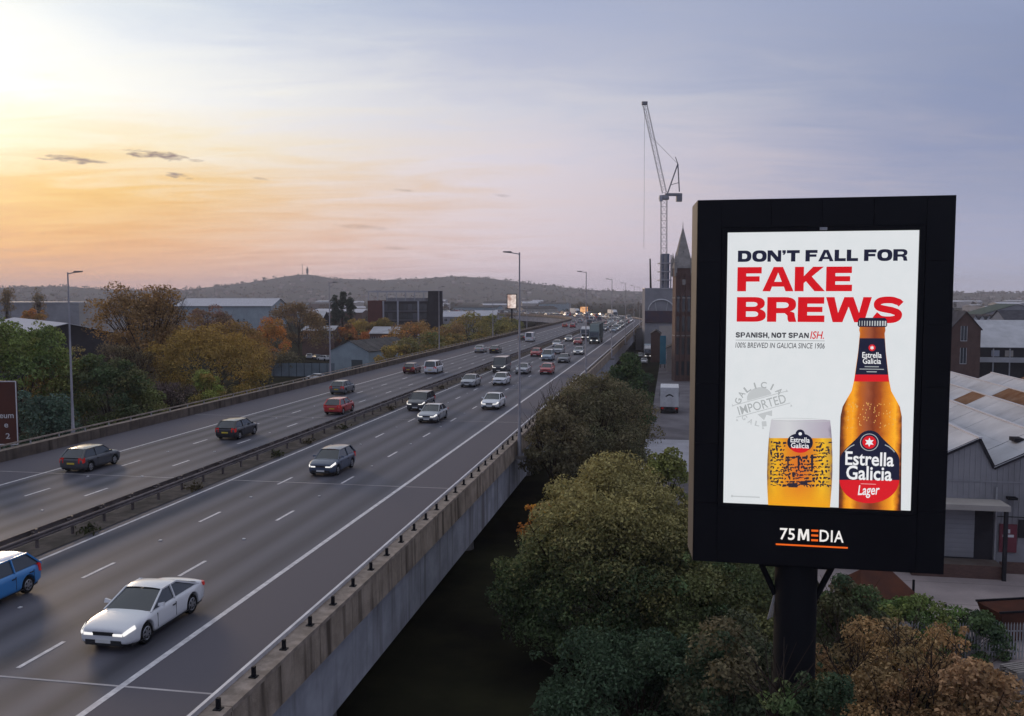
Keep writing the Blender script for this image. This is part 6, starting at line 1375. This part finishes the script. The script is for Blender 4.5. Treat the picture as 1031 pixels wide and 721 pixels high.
# woods and roofs far off that read as one mass
rp_ = [P(s, -28, 0) for s in range(0, 1150, 12)]
RPX = np.array([(v.x, v.y) for v in rp_])
def clear_of_road(x, y, d=32): return np.min((RPX[:,0]-x)**2+(RPX[:,1]-y)**2) > d*d
pos, cols_, sizes = [], [], []
palf = np.array([(.075,.05,.03),(.05,.05,.025),(.04,.045,.025),(.10,.06,.03),(.035,.035,.025),(.11,.085,.03)])
cnt = 0
while cnt < 900:
    Y = 300*math.exp(random.random()*2.0); px = random.uniform(-250, 1250); X = (px-CX)/FPX*Y
    if not clear_of_road(X, Y) or (560 < px < 720 and Y < 520) or (px < 330 and Y < 480 and px > -20) or (360 < px < 450 and Y < 345): continue
    h = random.uniform(5, 9.5); r_ = random.uniform(2.5, 5.5); n = 46; d = rng.normal(size=(n,3)); d /= np.linalg.norm(d, axis=1, keepdims=True)
    pos.append(np.array([X, Y, h*.58])+d*np.array([r_, r_, h*.42])*(.5+.5*rng.random((n,1)))); c = palf[random.randrange(len(palf))]
    cols_.append(np.clip(c*(1+rng.normal(0,.2,(n,1))), .01, .4)); sizes.append(np.full(n, max(1.1, Y/550))); cnt += 1
tag(put('distant_woodland', leafmesh('distant_woodland', np.concatenate(pos), np.concatenate(sizes), np.concatenate(cols_), aspect=.9)), 'mass of autumn trees filling the town towards the hills', 'woodland', kind='stuff')
pos, cols_, sizes = [], [], []
for k in range(5200):
    i = rng.integers(0, HV.shape[0]); v = HV[i]; j = i % HND
    if j < 2 or j > 21: continue
    q = v+np.array([rng.normal(0,12), rng.normal(0,20), 0]); n = 9
    pos.append(q+rng.normal(size=(n,3))*np.array([6,6,2.2])+np.array([0,0,2.5])); cols_.append(np.clip(palf[rng.integers(0,len(palf))]*.8*(1+rng.normal(0,.2,(n,1))), .01,.3)); sizes.append(np.full(n, 6.5))
tag(put('hillside_woods', leafmesh('hillside_woods', np.concatenate(pos), np.concatenate(sizes), np.concatenate(cols_), aspect=.9)), 'woods and hedges covering the long hill', 'woods', kind='stuff')
hh = MB()
for k in range(900):
    i = rng.integers(0, HV.shape[0]); j = i % HND
    if j < 1 or j > 15: continue
    v = HV[i]; w, d_, h_ = rng.uniform(6,16), 9, rng.uniform(4,6); x, y, z = v[0]+rng.normal(0,10), v[1]+rng.normal(0,15), v[2]
    hh.add([(x,y,z-3),(x+w,y,z-3),(x+w,y,z+h_),(x,y,z+h_),(x,y+d_/2,z+h_+3),(x+w,y+d_/2,z+h_+3),(x,y+d_,z+h_),(x+w,y+d_,z+h_)], [(0,1,2,3),(3,2,5,4),(4,5,7,6)])
tag(put('hillside_houses', hh.mesh('hillside_houses', mat('far_house', (.34,.29,.27), .9, (.16,.12,.11), .02, .7))), 'scattered houses too small to tell apart on the hill', 'houses', kind='stuff')
rw = random.Random(21)
for k in range(72):
    for _ in range(40):
        Y = 520*math.exp(rw.random()*1.2); px = rw.choice([rw.uniform(-60, 560), rw.uniform(250, 560), rw.uniform(960, 1100)]); X = (px-CX)/FPX*Y
        if clear_of_road(X, Y, 55): break
    pale = rw.random() < .6; w = rw.uniform(10, 38); h = rw.uniform(6, 10)
    side = 'right of the billboard' if px > 900 else ('left of the hill mast' if px < 300 else 'between the hill mast and the bend')
    shed('far_warehouse', f'small far off {"pale roofed" if pale else "dark"} warehouse {side} below the hills', 'warehouse', (X, Y, 0), R(rw.uniform(-25,25)), w, rw.uniform(14,26), h, h+rw.uniform(1,2.5), rw.choice([M_CREAM, M_GREYW, M_BLUEW, M_BRICK]), M_ROOFW if pale else M_ROOFD, ridge='x', group=f'far {"pale" if pale else "dark"} warehouses {side}')
# masts on the hill
for px, pyt, pyb, lab, hd in ((309.5, 268.5, 280, 'radio mast with bulky head on the hill top', 1), (304.5, 266, 280, 'thin needle mast left of the bulky mast on the hill top', 0)):
    D = 3170; a, b = atY(px, pyb, D), atY(px, pyt, D); t = thing('hill_mast', lab, 'mast', (a.x, D, a.z), 0)
    put('shaft', MB().tube([(0,0,-5),(0,0,b.z-a.z)], [3.2 if hd else 1.2, 1.4 if hd else .5], 8).mesh('shaft', M_DKSTEEL), t)
    put('antenna', MB().lathe([(0,0),(4.2,0),(4.2,16),(0,18)] if hd else [(0,0),(.9,0),(.9,4),(0,5)], 8).mesh('antenna', M_DKSTEEL), t, (0,0,(b.z-a.z)*(.42 if hd else .9)))

# ------------------------------------------------------------------ haze
hz_m = bpy.data.materials.new('haze_air'); hz_m.use_nodes = True; t = hz_m.node_tree; t.nodes.clear()
pv = N('ShaderNodeVolumePrincipled', t); pv.inputs['Color'].default_value = (.80,.80,.90,1); pv.inputs['Density'].default_value = .00017; pv.inputs['Anisotropy'].default_value = .1
om = N('ShaderNodeOutputMaterial', t); L(pv.outputs[0], om.inputs['Volume'], t)
hzo = put('haze', MB().box(-4600, 4600, -400, 4700, -3, 93).mesh('haze', hz_m)); tag(hzo, 'thin evening haze over the whole town', 'haze', kind='stuff')
